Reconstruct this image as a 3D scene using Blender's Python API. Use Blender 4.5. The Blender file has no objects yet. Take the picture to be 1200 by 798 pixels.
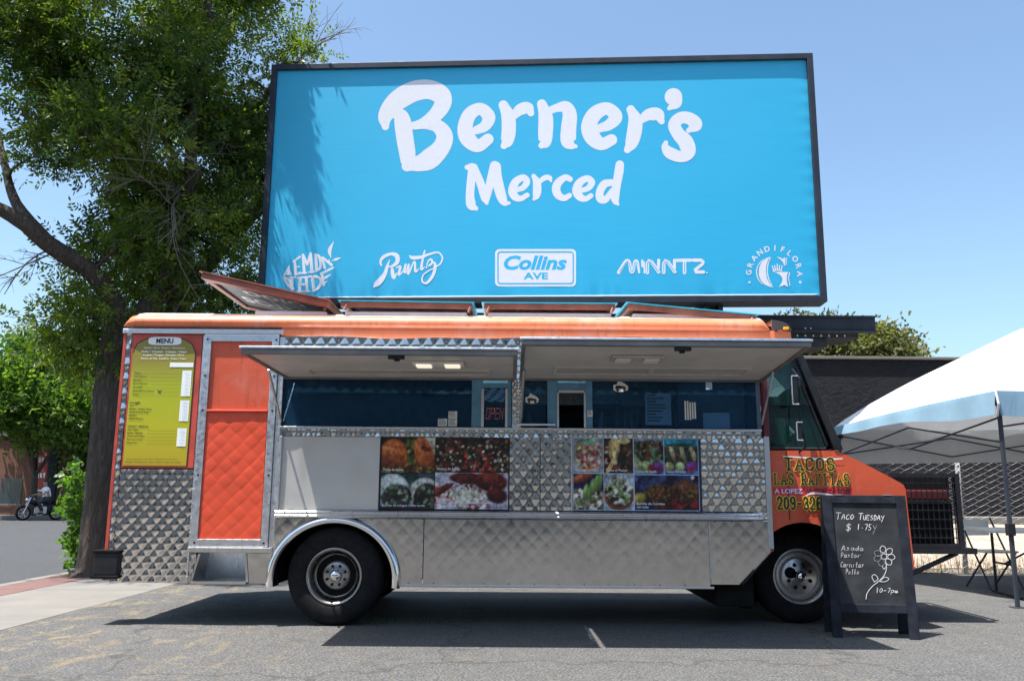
import bpy, math, random
import numpy as np
from mathutils import Vector, Matrix
random.seed(7); rng = np.random.default_rng(7)
S = bpy.context.scene; COL = S.collection
# ------------------------------------------------------------------ camera
FPX, PITCH, CAMH, ROLL = 1000.0, math.atan(0.181), 1.05, math.radians(0.42)
cam = bpy.data.cameras.new('camera'); camo = bpy.data.objects.new('camera', cam); COL.objects.link(camo)
cam.sensor_width = 36; cam.lens = 36*FPX/1200; cam.clip_start = 0.05; cam.clip_end = 3000
camo.matrix_world = Matrix.Translation((0, 0, CAMH)) @ Matrix.Rotation(math.pi/2+PITCH, 4, 'X') @ Matrix.Rotation(ROLL, 4, 'Z')
S.camera = camo
# ------------------------------------------------------------------ sky and sun
SUN = Vector((-0.29, -0.17, 1.0)).normalized()
ELEV = math.asin(SUN.z); AZ = math.atan2(SUN.x, SUN.y)
w = bpy.data.worlds.new('World'); S.world = w; w.use_nodes = True
nt = w.node_tree; nt.nodes.clear()
sky = nt.nodes.new('ShaderNodeTexSky'); sky.sky_type = 'NISHITA'; sky.sun_disc = False
sky.sun_elevation = ELEV; sky.sun_rotation = AZ; sky.air_density = 1.0; sky.dust_density = 2.0; sky.ozone_density = 3.0
bg = nt.nodes.new('ShaderNodeBackground'); bg.inputs[1].default_value = 0.11
wo = nt.nodes.new('ShaderNodeOutputWorld'); tn = nt.nodes.new('ShaderNodeMix'); tn.data_type = 'RGBA'; tn.blend_type = 'MULTIPLY'; tn.inputs[0].default_value = 1; tn.inputs[7].default_value = (0.97, 1.03, 0.99, 1); nt.links.new(sky.outputs[0], tn.inputs[6]); nt.links.new(tn.outputs[2], bg.inputs[0]); nt.links.new(bg.outputs[0], wo.inputs[0])
sl = bpy.data.lights.new('sun', 'SUN'); sl.energy = 5.0; sl.angle = math.radians(0.53); sl.color = (1, 0.955, 0.89)
so = bpy.data.objects.new('sun', sl); COL.objects.link(so); so.rotation_euler = (-SUN).to_track_quat('-Z', 'Y').to_euler(); so.location = SUN*60
S.view_settings.view_transform = 'Standard'; S.view_settings.look = 'None'; S.view_settings.gamma = 1
S.view_settings.exposure = 1.2
S.view_settings.use_curve_mapping = False
S.render.engine = 'CYCLES'
# ------------------------------------------------------------------ helpers
cp, sp_, cr, sr = math.cos(PITCH), math.sin(PITCH), math.cos(ROLL), math.sin(ROLL)
def ray(u, v):
    a, b = (u-600)/FPX, (399-v)/FPX
    a, b = a*cr-b*sr, b*cr+a*sr
    return Vector((a, cp-sp_*b, sp_+cp*b))
def atY(u, v, Y): r = ray(u, v); return Vector((0, 0, CAMH)) + r*(Y/r.y)
def atZ(u, v, Z): r = ray(u, v); return Vector((0, 0, CAMH)) + r*((Z-CAMH)/r.z)

def srgb(r, g, b):
    f = lambda c: (c/12.92 if c <= 0.04045 else ((c+0.055)/1.055)**2.4)
    return (f(r/255), f(g/255), f(b/255))

class MB:
    """collects vertices and faces of one mesh"""
    def __init__(s): s.v = []; s.f = []; s.c = None
    def quad(s, a, b, c, d):
        n = len(s.v); s.v += [tuple(a), tuple(b), tuple(c), tuple(d)]; s.f.append((n, n+1, n+2, n+3)); return s
    def poly(s, pts):
        n = len(s.v); s.v += [tuple(p) for p in pts]; s.f.append(tuple(range(n, n+len(pts)))); return s
    def box(s, x0, x1, y0, y1, z0, z1):
        n = len(s.v)
        s.v += [(x0,y0,z0),(x1,y0,z0),(x1,y1,z0),(x0,y1,z0),(x0,y0,z1),(x1,y0,z1),(x1,y1,z1),(x0,y1,z1)]
        for f in ((0,3,2,1),(4,5,6,7),(0,1,5,4),(1,2,6,5),(2,3,7,6),(3,0,4,7)): s.f.append(tuple(n+i for i in f))
        return s
    def prism(s, pts, d):
        """closed polygon (3-D points) swept by vector d"""
        n = len(s.v); k = len(pts); d = Vector(d)
        s.v += [tuple(p) for p in pts] + [tuple(Vector(p)+d) for p in pts]
        s.f.append(tuple(range(n, n+k))); s.f.append(tuple(range(n+2*k-1, n+k-1, -1)))
        for i in range(k): j = (i+1) % k; s.f.append((n+i, n+k+i, n+k+j, n+j))
        return s
    def tube(s, pts, rad, sides=8, caps=True, jit=0, up=None):
        pts = [Vector(p) for p in pts]; k = len(pts)
        if not hasattr(rad, '__len__'): rad = [rad]*k
        n0 = len(s.v); prev = None
        for i, p in enumerate(pts):
            t = (pts[min(i+1, k-1)]-pts[max(i-1, 0)])
            t = t.normalized() if t.length > 1e-9 else Vector((0, 0, 1))
            if prev is None:
                a = Vector((0, 0, 1)) if abs(t.z) < 0.9 else Vector((1, 0, 0))
                prev = (a - t*a.dot(t)).normalized()
            else:
                prev = prev - t*prev.dot(t); prev = prev.normalized() if prev.length > 1e-9 else t.orthogonal().normalized()
            b = t.cross(prev)
            for j in range(sides):
                ang = 2*math.pi*(j+0.5)/sides; r = rad[i]*(1+random.uniform(-jit, jit))
                s.v.append(tuple(p + prev*(math.cos(ang)*r) + b*(math.sin(ang)*r)))
        for i in range(k-1):
            for j in range(sides):
                a0 = n0+i*sides+j; a1 = n0+i*sides+(j+1) % sides
                s.f.append((a0, a1, a1+sides, a0+sides))
        if caps:
            s.f.append(tuple(n0+j for j in range(sides-1, -1, -1))); s.f.append(tuple(n0+(k-1)*sides+j for j in range(sides)))
        return s
    def lathe(s, prof, center, axis='y', seg=40):
        """prof: list of (radius, offset along axis)"""
        n0 = len(s.v); k = len(prof); cx, cy, cz = center
        for i in range(seg):
            a = 2*math.pi*i/seg; ca, sa = math.cos(a), math.sin(a)
            for r, o in prof:
                if axis == 'y': s.v.append((cx+r*ca, cy+o, cz+r*sa))
                elif axis == 'z': s.v.append((cx+r*ca, cy+r*sa, cz+o))
                else: s.v.append((cx+o, cy+r*ca, cz+r*sa))
        for i in range(seg):
            j = (i+1) % seg
            for q in range(k-1): s.f.append((n0+i*k+q, n0+j*k+q, n0+j*k+q+1, n0+i*k+q+1))
        return s
    def grid(s, fn, nu, nv):
        n0 = len(s.v)
        for i in range(nu+1):
            for j in range(nv+1): s.v.append(tuple(fn(i/nu, j/nv)))
        for i in range(nu):
            for j in range(nv):
                a = n0+i*(nv+1)+j; s.f.append((a, a+nv+1, a+nv+2, a+1))
        return s

ORG = {}
def link(o, parent=None):
    COL.objects.link(o)
    if parent: o.parent = parent
    return o
def tag(o, label=None, cat=None, group=None, kind=None):
    if label: o['label'] = label
    if cat: o['category'] = cat
    if group: o['group'] = group
    if kind: o['kind'] = kind
    return o
def thing(name, loc, label, cat, group=None, local=False, rz=0):
    o = bpy.data.objects.new(name, None); o.location = loc; o.rotation_euler = (0, 0, rz); o.empty_display_size = 0.2
    COL.objects.link(o); ORG[o.name] = Vector((0, 0, 0)) if local else Vector(loc)
    return tag(o, label, cat, group)
def build(name, m, mt, parent=None, label=None, smooth=False, bevel=0, org=None, colors=None, kind=None):
    o0 = ORG.get(parent.name, Vector((0, 0, 0))) if parent else Vector(org or (0, 0, 0))
    me = bpy.data.meshes.new(name)
    vs = [(a[0]-o0.x, a[1]-o0.y, a[2]-o0.z) for a in m.v]
    me.from_pydata(vs, [], m.f); me.update()
    if colors is not None:
        at = me.color_attributes.new('Col', 'FLOAT_COLOR', 'POINT')
        at.data.foreach_set('color', np.asarray(colors, dtype=np.float32).ravel())
    for x in (mt if isinstance(mt, (list, tuple)) else [mt]): me.materials.append(x)
    if smooth: me.shade_smooth()
    o = bpy.data.objects.new(name, me); link(o, parent)
    if parent: ORG[o.name] = o0
    else: o.location = o0
    if bevel:
        b = o.modifiers.new('bevel', 'BEVEL'); b.width = bevel; b.segments = 2; b.limit_method = 'ANGLE'
    if label: o['label'] = label
    if kind: o['kind'] = kind
    return o
def islands(m):
    par = list(range(len(m.v)))
    def find(a):
        while par[a] != a: par[a] = par[par[a]]; a = par[a]
        return a
    for f in m.f:
        r = find(f[0])
        for q in f[1:]: par[find(q)] = r
    grp = {}
    for f in m.f: grp.setdefault(find(f[0]), []).append(f)
    out = []
    for fs in grp.values():
        ids = sorted({q for f in fs for q in f}); mp_ = {q: i for i, q in enumerate(ids)}; x = MB(); x.v = [m.v[q] for q in ids]; x.f = [tuple(mp_[q] for q in f) for f in fs]; out.append(x)
    return out
def np_mesh(name, V, Q, mt, parent=None, col=None, smooth=False, k=4):
    """fast mesh from arrays: V (n,3), Q (m,k)"""
    o0 = ORG.get(parent.name, Vector((0, 0, 0))) if parent else Vector((0, 0, 0))
    V = (np.asarray(V, dtype=np.float64) - np.array(o0)).astype(np.float32); Q = np.asarray(Q, dtype=np.int32)
    me = bpy.data.meshes.new(name); n, m = len(V), len(Q)
    me.vertices.add(n); me.vertices.foreach_set('co', V.ravel())
    me.loops.add(m*k); me.loops.foreach_set('vertex_index', Q.ravel())
    me.polygons.add(m); me.polygons.foreach_set('loop_start', np.arange(0, m*k, k, dtype=np.int32))
    me.update(calc_edges=True)
    if col is not None:
        at = me.color_attributes.new('Col', 'FLOAT_COLOR', 'POINT')
        c4 = np.ones((n, 4), np.float32); c4[:, :3] = col; at.data.foreach_set('color', c4.ravel())
    me.materials.append(mt)
    if smooth: me.shade_smooth()
    o = bpy.data.objects.new(name, me); link(o, parent)
    if parent: ORG[o.name] = o0
    return o
def copy_tree(o, parent=None):
    c = o.copy(); COL.objects.link(c); c.parent = parent
    for ch in list(o.children): copy_tree(ch, c)
    return c

# ------------------------------------------------------------------ materials
def newmat(name):
    m = bpy.data.materials.new(name); m.use_nodes = True
    n = m.node_tree; b = n.nodes['Principled BSDF']; return m, n, b
def texco(n, scale=(1, 1, 1), rot=(0, 0, 0)):
    t = n.nodes.new('ShaderNodeTexCoord'); mp = n.nodes.new('ShaderNodeMapping')
    mp.inputs['Scale'].default_value = scale; mp.inputs['Rotation'].default_value = rot
    n.links.new(t.outputs['Object'], mp.inputs[0]); return mp.outputs[0]
def noise(n, vec, scale, detail=4, rough=0.55, dist=0):
    t = n.nodes.new('ShaderNodeTexNoise'); t.inputs['Scale'].default_value = scale; t.inputs['Detail'].default_value = detail
    t.inputs['Roughness'].default_value = rough; t.inputs['Distortion'].default_value = dist
    n.links.new(vec, t.inputs['Vector']); return t.outputs['Fac']
def ramp(n, fac, stops):
    r = n.nodes.new('ShaderNodeValToRGB'); e = r.color_ramp.elements
    while len(e) < len(stops): e.new(0.5)
    for k, (p, c) in zip(e, stops):
        k.position = p; k.color = (*c, 1) if hasattr(c, '__len__') else (c, c, c, 1)
    n.links.new(fac, r.inputs[0]); return r.outputs[0]
def mixc(n, fac, a, b, mode='MIX'):
    x = n.nodes.new('ShaderNodeMix'); x.data_type = 'RGBA'; x.blend_type = mode
    for k, val in ((0, fac), (6, a), (7, b)):
        if hasattr(val, 'is_linked') or hasattr(val, 'links'): n.links.new(val, x.inputs[k])
        elif k == 0: x.inputs[0].default_value = val
        else: x.inputs[k].default_value = (*val, 1)
    return x.outputs[2]
def bump(n, b, h, strength=0.3, dist=0.01):
    x = n.nodes.new('ShaderNodeBump'); x.inputs['Strength'].default_value = strength; x.inputs['Distance'].default_value = dist
    n.links.new(h, x.inputs['Height']); n.links.new(x.outputs[0], b.inputs['Normal'])
def simple(name, c, rough=0.5, metal=0, var=0.12, scale=6, bmp=0, bscale=60, coat=0, spec=None, dirt=0):
    m, n, b = newmat(name); vec = texco(n)
    f = noise(n, vec, scale)
    col = ramp(n, f, [(0.3, tuple(x*(1-var) for x in c)), (0.7, tuple(min(1, x*(1+var)) for x in c))])
    if dirt:
        g = noise(n, texco(n, (2.5, 2.5, 0.7)), 3.5, 6, 0.65)
        col = mixc(n, ramp(n, g, [(0.52, 0.0), (0.8, dirt)]), col, (0.10, 0.085, 0.07))
    n.links.new(col, b.inputs['Base Color'])
    b.inputs['Roughness'].default_value = rough; b.inputs['Metallic'].default_value = metal
    r = noise(n, vec, scale*2.7, 5); n.links.new(ramp(n, r, [(0.3, max(0, rough*0.8)), (0.7, min(1, rough*1.25))]), b.inputs['Roughness'])
    if coat: b.inputs['Coat Weight'].default_value = coat; b.inputs['Coat Roughness'].default_value = 0.08
    if spec is not None: b.inputs['Specular IOR Level'].default_value = spec
    if bmp: bump(n, b, noise(n, vec, bscale, 3), bmp, 0.004)
    return m
def vcol(name, rough=0.45, transl=0, spec=0.5, sub=None):
    m, n, b = newmat(name); a = n.nodes.new('ShaderNodeAttribute'); a.attribute_name = 'Col'
    n.links.new(a.outputs['Color'], b.inputs['Base Color']); b.inputs['Roughness'].default_value = rough
    b.inputs['Specular IOR Level'].default_value = spec
    if transl:
        t = n.nodes.new('ShaderNodeBsdfTranslucent'); mx = n.nodes.new('ShaderNodeMixShader'); mx.inputs[0].default_value = transl
        g = mixc(n, 1.0, a.outputs['Color'], (1.25, 1.35, 0.5), 'MULTIPLY'); n.links.new(g, t.inputs[0])
        n.links.new(b.outputs[0], mx.inputs[1]); n.links.new(t.outputs[0], mx.inputs[2])
        n.links.new(mx.outputs[0], n.nodes['Material Output'].inputs[0])
    return m
def metalmat(name, c=(0.72, 0.72, 0.72), rough=0.22, brushed=(1, 1, 1), wav=0.12, wscale=3, dirt=0.25):
    m, n, b = newmat(name); vec = texco(n, brushed)
    b.inputs['Metallic'].default_value = 1
    f = noise(n, texco(n), 2.2, 5, 0.6)
    col = ramp(n, f, [(0.3, tuple(x*0.86 for x in c)), (0.7, c)])
    g = noise(n, texco(n, (3, 3, 1)), 5, 6, 0.7)
    col = mixc(n, ramp(n, g, [(0.55, 0.0), (0.85, dirt)]), col, (0.25, 0.20, 0.15))
    n.links.new(col, b.inputs['Base Color'])
    r = noise(n, vec, 14, 4); n.links.new(ramp(n, r, [(0.3, rough*0.7), (0.7, min(1, rough*1.4))]), b.inputs['Roughness'])
    bump(n, b, noise(n, texco(n), wscale, 2), wav, 0.02)
    return m
def glassmat(name, tint=(0.75, 0.85, 0.95), refl=0.08, gc=(0.6, 0.75, 0.8), film=None):
    m, n, b = newmat(name); n.nodes.remove(b)
    t = n.nodes.new('ShaderNodeBsdfTransparent'); t.inputs[0].default_value = (*tint, 1)
    g = n.nodes.new('ShaderNodeBsdfGlossy'); g.inputs['Roughness'].default_value = 0.02; g.inputs['Color'].default_value = (*gc, 1)
    fr = n.nodes.new('ShaderNodeFresnel'); fr.inputs[0].default_value = 1.5
    ad = n.nodes.new('ShaderNodeMath'); ad.operation = 'ADD'; ad.inputs[1].default_value = refl; n.links.new(fr.outputs[0], ad.inputs[0])
    mx = n.nodes.new('ShaderNodeMixShader'); n.links.new(ad.outputs[0], mx.inputs[0]); n.links.new(t.outputs[0], mx.inputs[1]); n.links.new(g.outputs[0], mx.inputs[2])
    if film:
        df = n.nodes.new('ShaderNodeBsdfDiffuse'); df.inputs[0].default_value = (*film[:3], 1); m2 = n.nodes.new('ShaderNodeMixShader'); m2.inputs[0].default_value = film[3]
        n.links.new(mx.outputs[0], m2.inputs[1]); n.links.new(df.outputs[0], m2.inputs[2]); n.links.new(m2.outputs[0], n.nodes['Material Output'].inputs[0])
    else: n.links.new(mx.outputs[0], n.nodes['Material Output'].inputs[0])
    return m

def asphalt_mat(name, base, patches=True, grain=1.0):
    m, n, b = newmat(name); vec = texco(n)
    big = noise(n, vec, 0.5, 5, 0.6); mid = noise(n, vec, 6, 5, 0.65); fine = noise(n, vec, 62, 4, 0.8)
    vo = n.nodes.new('ShaderNodeTexVoronoi'); vo.inputs['Scale'].default_value = 45; n.links.new(vec, vo.inputs['Vector'])
    col = ramp(n, fine, [(0.36, tuple(x*0.22 for x in base)), (0.5, base), (0.64, tuple(x*2.4 for x in base))])
    col = mixc(n, ramp(n, vo.outputs['Distance'], [(0.10, 0.75), (0.32, 0.0)]), col, tuple(min(1, x*2.4) for x in base))
    col = mixc(n, 0.20, col, ramp(n, big, [(0.3, tuple(x*0.72 for x in base)), (0.72, tuple(x*1.18 for x in base))]), 'MIX')
    col = mixc(n, ramp(n, mid, [(0.42, 0.0), (0.75, 0.45)]), col, tuple(x*0.62 for x in base))
    if patches:
        # dry plant litter gathered in cracks and in a drift near the pavement
        wv = n.nodes.new('ShaderNodeTexVoronoi'); wv.feature = 'DISTANCE_TO_EDGE'; wv.inputs['Scale'].default_value = 0.75
        dn = n.nodes.new('ShaderNodeTexNoise'); dn.inputs['Scale'].default_value = 2.2; dn.inputs['Detail'].default_value = 6; n.links.new(vec, dn.inputs['Vector'])
        mv = n.nodes.new('ShaderNodeVectorMath'); mv.operation = 'MULTIPLY_ADD'; mv.inputs[1].default_value = (0.9, 0.9, 0.9)
        n.links.new(dn.outputs['Color'], mv.inputs[0]); n.links.new(vec, mv.inputs[2]); n.links.new(mv.outputs[0], wv.inputs['Vector'])
        crack = ramp(n, wv.outputs['Distance'], [(0.006, 1.0), (0.02, 0.0)])
        sx = n.nodes.new('ShaderNodeSeparateXYZ'); n.links.new(vec, sx.inputs[0])
        mr = n.nodes.new('ShaderNodeMapRange'); mr.inputs[1].default_value = -0.8; mr.inputs[2].default_value = -3.6; n.links.new(sx.outputs[0], mr.inputs[0])
        lit = noise(n, vec, 9, 7, 0.75)
        cm = n.nodes.new('ShaderNodeMath'); cm.operation = 'MULTIPLY'; n.links.new(crack, cm.inputs[0]); n.links.new(ramp(n, lit, [(0.42, 0.0), (0.6, 0.9)]), cm.inputs[1])
        cm2 = n.nodes.new('ShaderNodeMath'); cm2.operation = 'MULTIPLY'; n.links.new(cm.outputs[0], cm2.inputs[0]); n.links.new(ramp(n, mr.outputs[0], [(0.0, 0.25), (1.0, 1.0)]), cm2.inputs[1])
        dr = noise(n, texco(n, (1.6, 0.55, 1)), 3.2, 8, 0.75, 0.6)
        dm = n.nodes.new('ShaderNodeMath'); dm.operation = 'MULTIPLY'; n.links.new(ramp(n, dr, [(0.53, 0.0), (0.63, 0.8)]), dm.inputs[0]); n.links.new(mr.outputs[0], dm.inputs[1])
        mx = n.nodes.new('ShaderNodeMath'); mx.operation = 'MAXIMUM'; n.links.new(cm2.outputs[0], mx.inputs[0]); n.links.new(dm.outputs[0], mx.inputs[1])
        sp = noise(n, vec, 40, 3, 0.7); mm = n.nodes.new('ShaderNodeMath'); mm.operation = 'MULTIPLY'
        n.links.new(mx.outputs[0], mm.inputs[0]); n.links.new(ramp(n, sp, [(0.35, 0.2), (0.6, 1.0)]), mm.inputs[1])
        col = mixc(n, mm.outputs[0], col, (0.27, 0.20, 0.10))
    st_ = noise(n, vec, 1.7, 6, 0.7, 0.5); col = mixc(n, ramp(n, st_, [(0.60, 0.0), (0.72, 0.55)]), col, tuple(x*0.40 for x in base))
    cv_ = n.nodes.new('ShaderNodeTexVoronoi'); cv_.feature = 'DISTANCE_TO_EDGE'; cv_.inputs['Scale'].default_value = 0.28
    cn = n.nodes.new('ShaderNodeTexNoise'); cn.inputs['Scale'].default_value = 3.0; cn.inputs['Detail'].default_value = 7; n.links.new(vec, cn.inputs['Vector'])
    ca = n.nodes.new('ShaderNodeVectorMath'); ca.operation = 'MULTIPLY_ADD'; ca.inputs[1].default_value = (0.7, 0.7, 0.7); n.links.new(cn.outputs['Color'], ca.inputs[0]); n.links.new(vec, ca.inputs[2]); n.links.new(ca.outputs[0], cv_.inputs['Vector'])
    col = mixc(n, ramp(n, cv_.outputs['Distance'], [(0.002, 0.55), (0.008, 0.0)]), col, tuple(x*0.35 for x in base)) if patches else col
    n.links.new(col, b.inputs['Base Color']); b.inputs['Roughness'].default_value = 0.88; b.inputs['Specular IOR Level'].default_value = 0.3
    bump(n, b, fine, 0.55*grain, 0.012); return m

def oldpaint(name, c, rough=0.36, fade=0.25):
    m, n, b = newmat(name); vec = texco(n)
    f = noise(n, vec, 1.6, 5, 0.6); col = ramp(n, f, [(0.3, tuple(x*0.86 for x in c)), (0.7, tuple(min(1, x*1.08) for x in c))])
    col = mixc(n, ramp(n, noise(n, vec, 2.6, 6, 0.7), [(0.5, 0.0), (0.75, fade)]), col, tuple(0.5*x+0.32 for x in c))
    col = mixc(n, ramp(n, noise(n, texco(n, (7, 7, 0.6)), 3.0, 6, 0.7), [(0.52, 0.0), (0.72, 0.40)]), col, tuple(x*0.30 for x in c))
    col = mixc(n, ramp(n, noise(n, vec, 34, 5, 0.7), [(0.70, 0.0), (0.74, 0.85)]), col, (0.28, 0.22, 0.18))
    col = mixc(n, ramp(n, noise(n, texco(n, (1.2, 1.2, 40), (0.3, 0.5, 0)), 5, 3, 0.6), [(0.66, 0.0), (0.70, 0.35)]), col, tuple(0.4*x+0.35 for x in c))
    n.links.new(col, b.inputs['Base Color'])
    n.links.new(ramp(n, noise(n, vec, 5, 6, 0.7), [(0.3, rough*0.7), (0.7, rough*1.5)]), b.inputs['Roughness'])
    b.inputs['Coat Weight'].default_value = 0.15; bump(n, b, noise(n, vec, 1.8, 3), 0.12, 0.03); return m
M = {}
M['lot'] = asphalt_mat('lot_asphalt', (0.082, 0.081, 0.080))
M['street'] = asphalt_mat('street_asphalt', (0.050, 0.051, 0.054), False, 0.5)
def concrete_mat(name, base):
    m, n, b = newmat(name); vec = texco(n)
    f = noise(n, vec, 1.3, 7, 0.65); g = noise(n, vec, 60, 3, 0.6)
    col = ramp(n, f, [(0.3, tuple(x*0.75 for x in base)), (0.7, base)])
    col = mixc(n, ramp(n, g, [(0.3, 0.25), (0.5, 0.0)]), col, tuple(x*0.55 for x in base))
    n.links.new(col, b.inputs['Base Color']); b.inputs['Roughness'].default_value = 0.9; bump(n, b, g, 0.25, 0.004); return m
M['concrete'] = concrete_mat('pale_concrete', (0.185, 0.172, 0.155))
M['kerb'] = concrete_mat('kerb_concrete', (0.20, 0.19, 0.17))
M['redpaver'] = concrete_mat('red_paver', (0.16, 0.085, 0.075))
M['soil'] = simple('leaf_mulch', (0.11, 0.07, 0.045), 0.95, var=0.6, scale=25, bmp=0.8, bscale=30)
M['bank'] = simple('dry_dirt', (0.30, 0.26, 0.21), 0.95, var=0.25, scale=4, bmp=0.5, bscale=25)
M['orange'] = oldpaint('orange_paint', (0.56, 0.085, 0.034))
M['orange_roof'] = oldpaint('sunbleached_orange_paint', (0.72, 0.19, 0.08), 0.38, 0.45)
M['vinyl_red'] = simple('quilted_orange_vinyl', (0.62, 0.072, 0.03), 0.34, var=0.10, scale=3, dirt=0.1)
M['redframe'] = simple('faded_red_paint', (0.42, 0.055, 0.035), 0.42, var=0.25, scale=7, dirt=0.3)
M['maroon'] = simple('maroon_rubber', (0.10, 0.012, 0.018), 0.4, var=0.2)
M['roofwhite'] = simple('white_roof_paint', (0.78, 0.77, 0.75), 0.4, var=0.06, dirt=0.12)
M['quilt'] = metalmat('quilted_steel', (0.60, 0.59, 0.57), 0.11, wav=0.03, dirt=0.2)
M['steel'] = metalmat('brushed_steel', (0.62, 0.61, 0.59), 0.32, (8, 1, 1), wav=0.05, wscale=1.2, dirt=0.12)
M['skirt'] = metalmat('dull_skirt_steel', (0.52, 0.51, 0.50), 0.15, wav=0.05, dirt=0.3)
M['alu'] = metalmat('aluminium_trim', (0.66, 0.67, 0.69), 0.34, (2, 1, 2), wav=0.0, dirt=0.12)
M['chrome'] = metalmat('chrome', (0.85, 0.85, 0.86), 0.07, wav=0.02, dirt=0.08)
M['awnwhite'] = simple('awning_enamel', (0.50, 0.47, 0.43), 0.45, var=0.10, scale=2.5, dirt=0.22)
M['awnframe'] = simple('grey_awning_frame', (0.17, 0.165, 0.16), 0.5, metal=0.3, var=0.25, scale=4, dirt=0.3)
M['nichesteel'] = simple('pale_brushed_steel', (0.58, 0.56, 0.53), 0.38, metal=0.55, var=0.06, scale=1.5, dirt=0.08)
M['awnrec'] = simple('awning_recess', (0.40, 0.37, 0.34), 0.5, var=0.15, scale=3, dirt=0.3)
M['rubber'] = simple('tyre_rubber', (0.011, 0.011, 0.012), 0.8, spec=0.2, var=0.35, scale=9, bmp=0.3, bscale=40)
M['black'] = simple('black_paint', (0.012, 0.013, 0.016), 0.45, spec=0.3, var=0.4, scale=8, dirt=0.15)
M['blackmatte'] = simple('black_underbody', (0.010, 0.010, 0.010), 0.9, var=0.3, spec=0.1)
M['navy'] = simple('navy_steel', (0.016, 0.022, 0.036), 0.5, spec=0.3, var=0.25, scale=3, dirt=0.2)
M['brown'] = simple('brown_lid_trim', (0.20, 0.085, 0.06), 0.5, var=0.3, scale=6, dirt=0.3)
M['cyan'] = simple('cyan_plastic', (0.02, 0.42, 0.62), 0.4)
M['darkpanel'] = simple('dark_lid_panel', (0.045, 0.045, 0.055), 0.4, var=0.25)
M['white'] = simple('white_print', (0.80, 0.80, 0.80), 0.5, var=0.03)
M['paper'] = simple('paper', (0.74, 0.75, 0.74), 0.7, var=0.05)
M['ink'] = simple('black_ink', (0.02, 0.02, 0.02), 0.5)
M['yellow'] = simple('yellow_print', (0.80, 0.55, 0.03), 0.45)
M['blueprint'] = simple('pale_blue_print', (0.45, 0.58, 0.75), 0.45)
M['redprint'] = simple('red_print', (0.55, 0.02, 0.03), 0.45)
M['amber'] = simple('amber_lens', (0.8, 0.35, 0.02), 0.25)
M['smoke'] = simple('smoked_lens', (0.06, 0.05, 0.05), 0.15, coat=0.5)
M['interior'] = simple('interior_wall', (0.16, 0.22, 0.30), 0.6, var=0.2)
M['curtain'] = simple('navy_curtain', (0.016, 0.055, 0.085), 0.65, var=0.3, scale=5)
M['blueframe'] = simple('blue_window_frame', (0.10, 0.25, 0.38), 0.35, var=0.2, scale=9)  # one even blue for mullions, hatch headers and a bottle
M['glass'] = glassmat('window_glass', (0.40, 0.62, 0.82), 0.0, (0.30, 0.55, 0.85), (0.05, 0.17, 0.33, 0.13))
M['cabglass'] = glassmat('cab_glass', (0.42, 0.62, 0.62), 0.03, (0.6, 0.75, 0.8), (0.05, 0.16, 0.16, 0.12))
M['chalkboard'] = simple('chalkboard_slate', (0.034, 0.036, 0.040), 0.75, spec=0.08, var=0.35, scale=5)
M['chalkframe'] = simple('black_stained_wood', (0.017, 0.020, 0.028), 0.6, spec=0.12, var=0.4, scale=12)
M['chalk'] = simple('chalk', (0.50, 0.50, 0.50), 0.9, var=0.15, scale=60)
M['chalkfaint'] = simple('smudged_chalk', (0.17, 0.17, 0.175), 0.9, var=0.3, scale=60)
M['canvas'] = simple('white_canopy_cloth', (0.80, 0.81, 0.82), 0.75, var=0.03)
M['valance'] = simple('pale_blue_canopy_cloth', (0.19, 0.32, 0.42), 0.7, var=0.08)
M['greyfab'] = simple('grey_canopy_cloth', (0.34, 0.33, 0.32), 0.8, var=0.06)
def cloth(name, c, tr):
    m = simple(name, c, 0.8, var=0.05); n = m.node_tree; b = n.nodes['Principled BSDF']; t = n.nodes.new('ShaderNodeBsdfTranslucent'); t.inputs[0].default_value = (*c, 1); x = n.nodes.new('ShaderNodeMixShader'); x.inputs[0].default_value = tr
    n.links.new(b.outputs[0], x.inputs[1]); n.links.new(t.outputs[0], x.inputs[2]); n.links.new(x.outputs[0], n.nodes['Material Output'].inputs[0]); bump(n, b, noise(n, texco(n, (1, 1, 0.3)), 5, 4, 0.6, 0.8), 0.35, 0.03); return m
M['canvas'] = cloth('white_canopy_cloth', (0.76, 0.77, 0.78), 0.12); M['greyfab'] = cloth('grey_canopy_cloth', (0.42, 0.42, 0.42), 0.25); M['valance'] = cloth('pale_blue_canopy_cloth', (0.20, 0.33, 0.43), 0.15)
M['tentleg'] = simple('grey_steel_tube', (0.035, 0.042, 0.055), 0.5, spec=0.3)
M['galv'] = metalmat('galvanised_steel', (0.55, 0.56, 0.56), 0.45, wav=0.02, dirt=0.2)
M['wire'] = simple('grey_fence_wire', (0.34, 0.34, 0.34), 0.6, var=0.2)
M['rimbright'] = metalmat('bright_rim_steel', (0.72, 0.71, 0.70), 0.40, wav=0.0, dirt=0.2)
M['rimsteel'] = metalmat('dull_rim_steel', (0.36, 0.35, 0.34), 0.25, wav=0.02, dirt=0.3)
M['plasticw'] = simple('white_plastic', (0.62, 0.60, 0.56), 0.5, var=0.06)
M['darkwall'] = None
def wallmat():
    m, n, b = newmat('charcoal_stucco'); vec = texco(n, (1, 1, 1.4))
    f = noise(n, vec, 6.5, 6, 0.7, 0.9); g = noise(n, vec, 0.7, 4)
    col = ramp(n, f, [(0.3, (0.013, 0.0135, 0.017)), (0.72, (0.024, 0.025, 0.030))])
    col = mixc(n, ramp(n, g, [(0.4, 0.0), (0.7, 0.35)]), col, (0.030, 0.030, 0.034))
    n.links.new(col, b.inputs['Base Color']); b.inputs['Roughness'].default_value = 0.85; b.inputs['Specular IOR Level'].default_value = 0.15
    bump(n, b, f, 0.8, 0.05); return m
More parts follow.
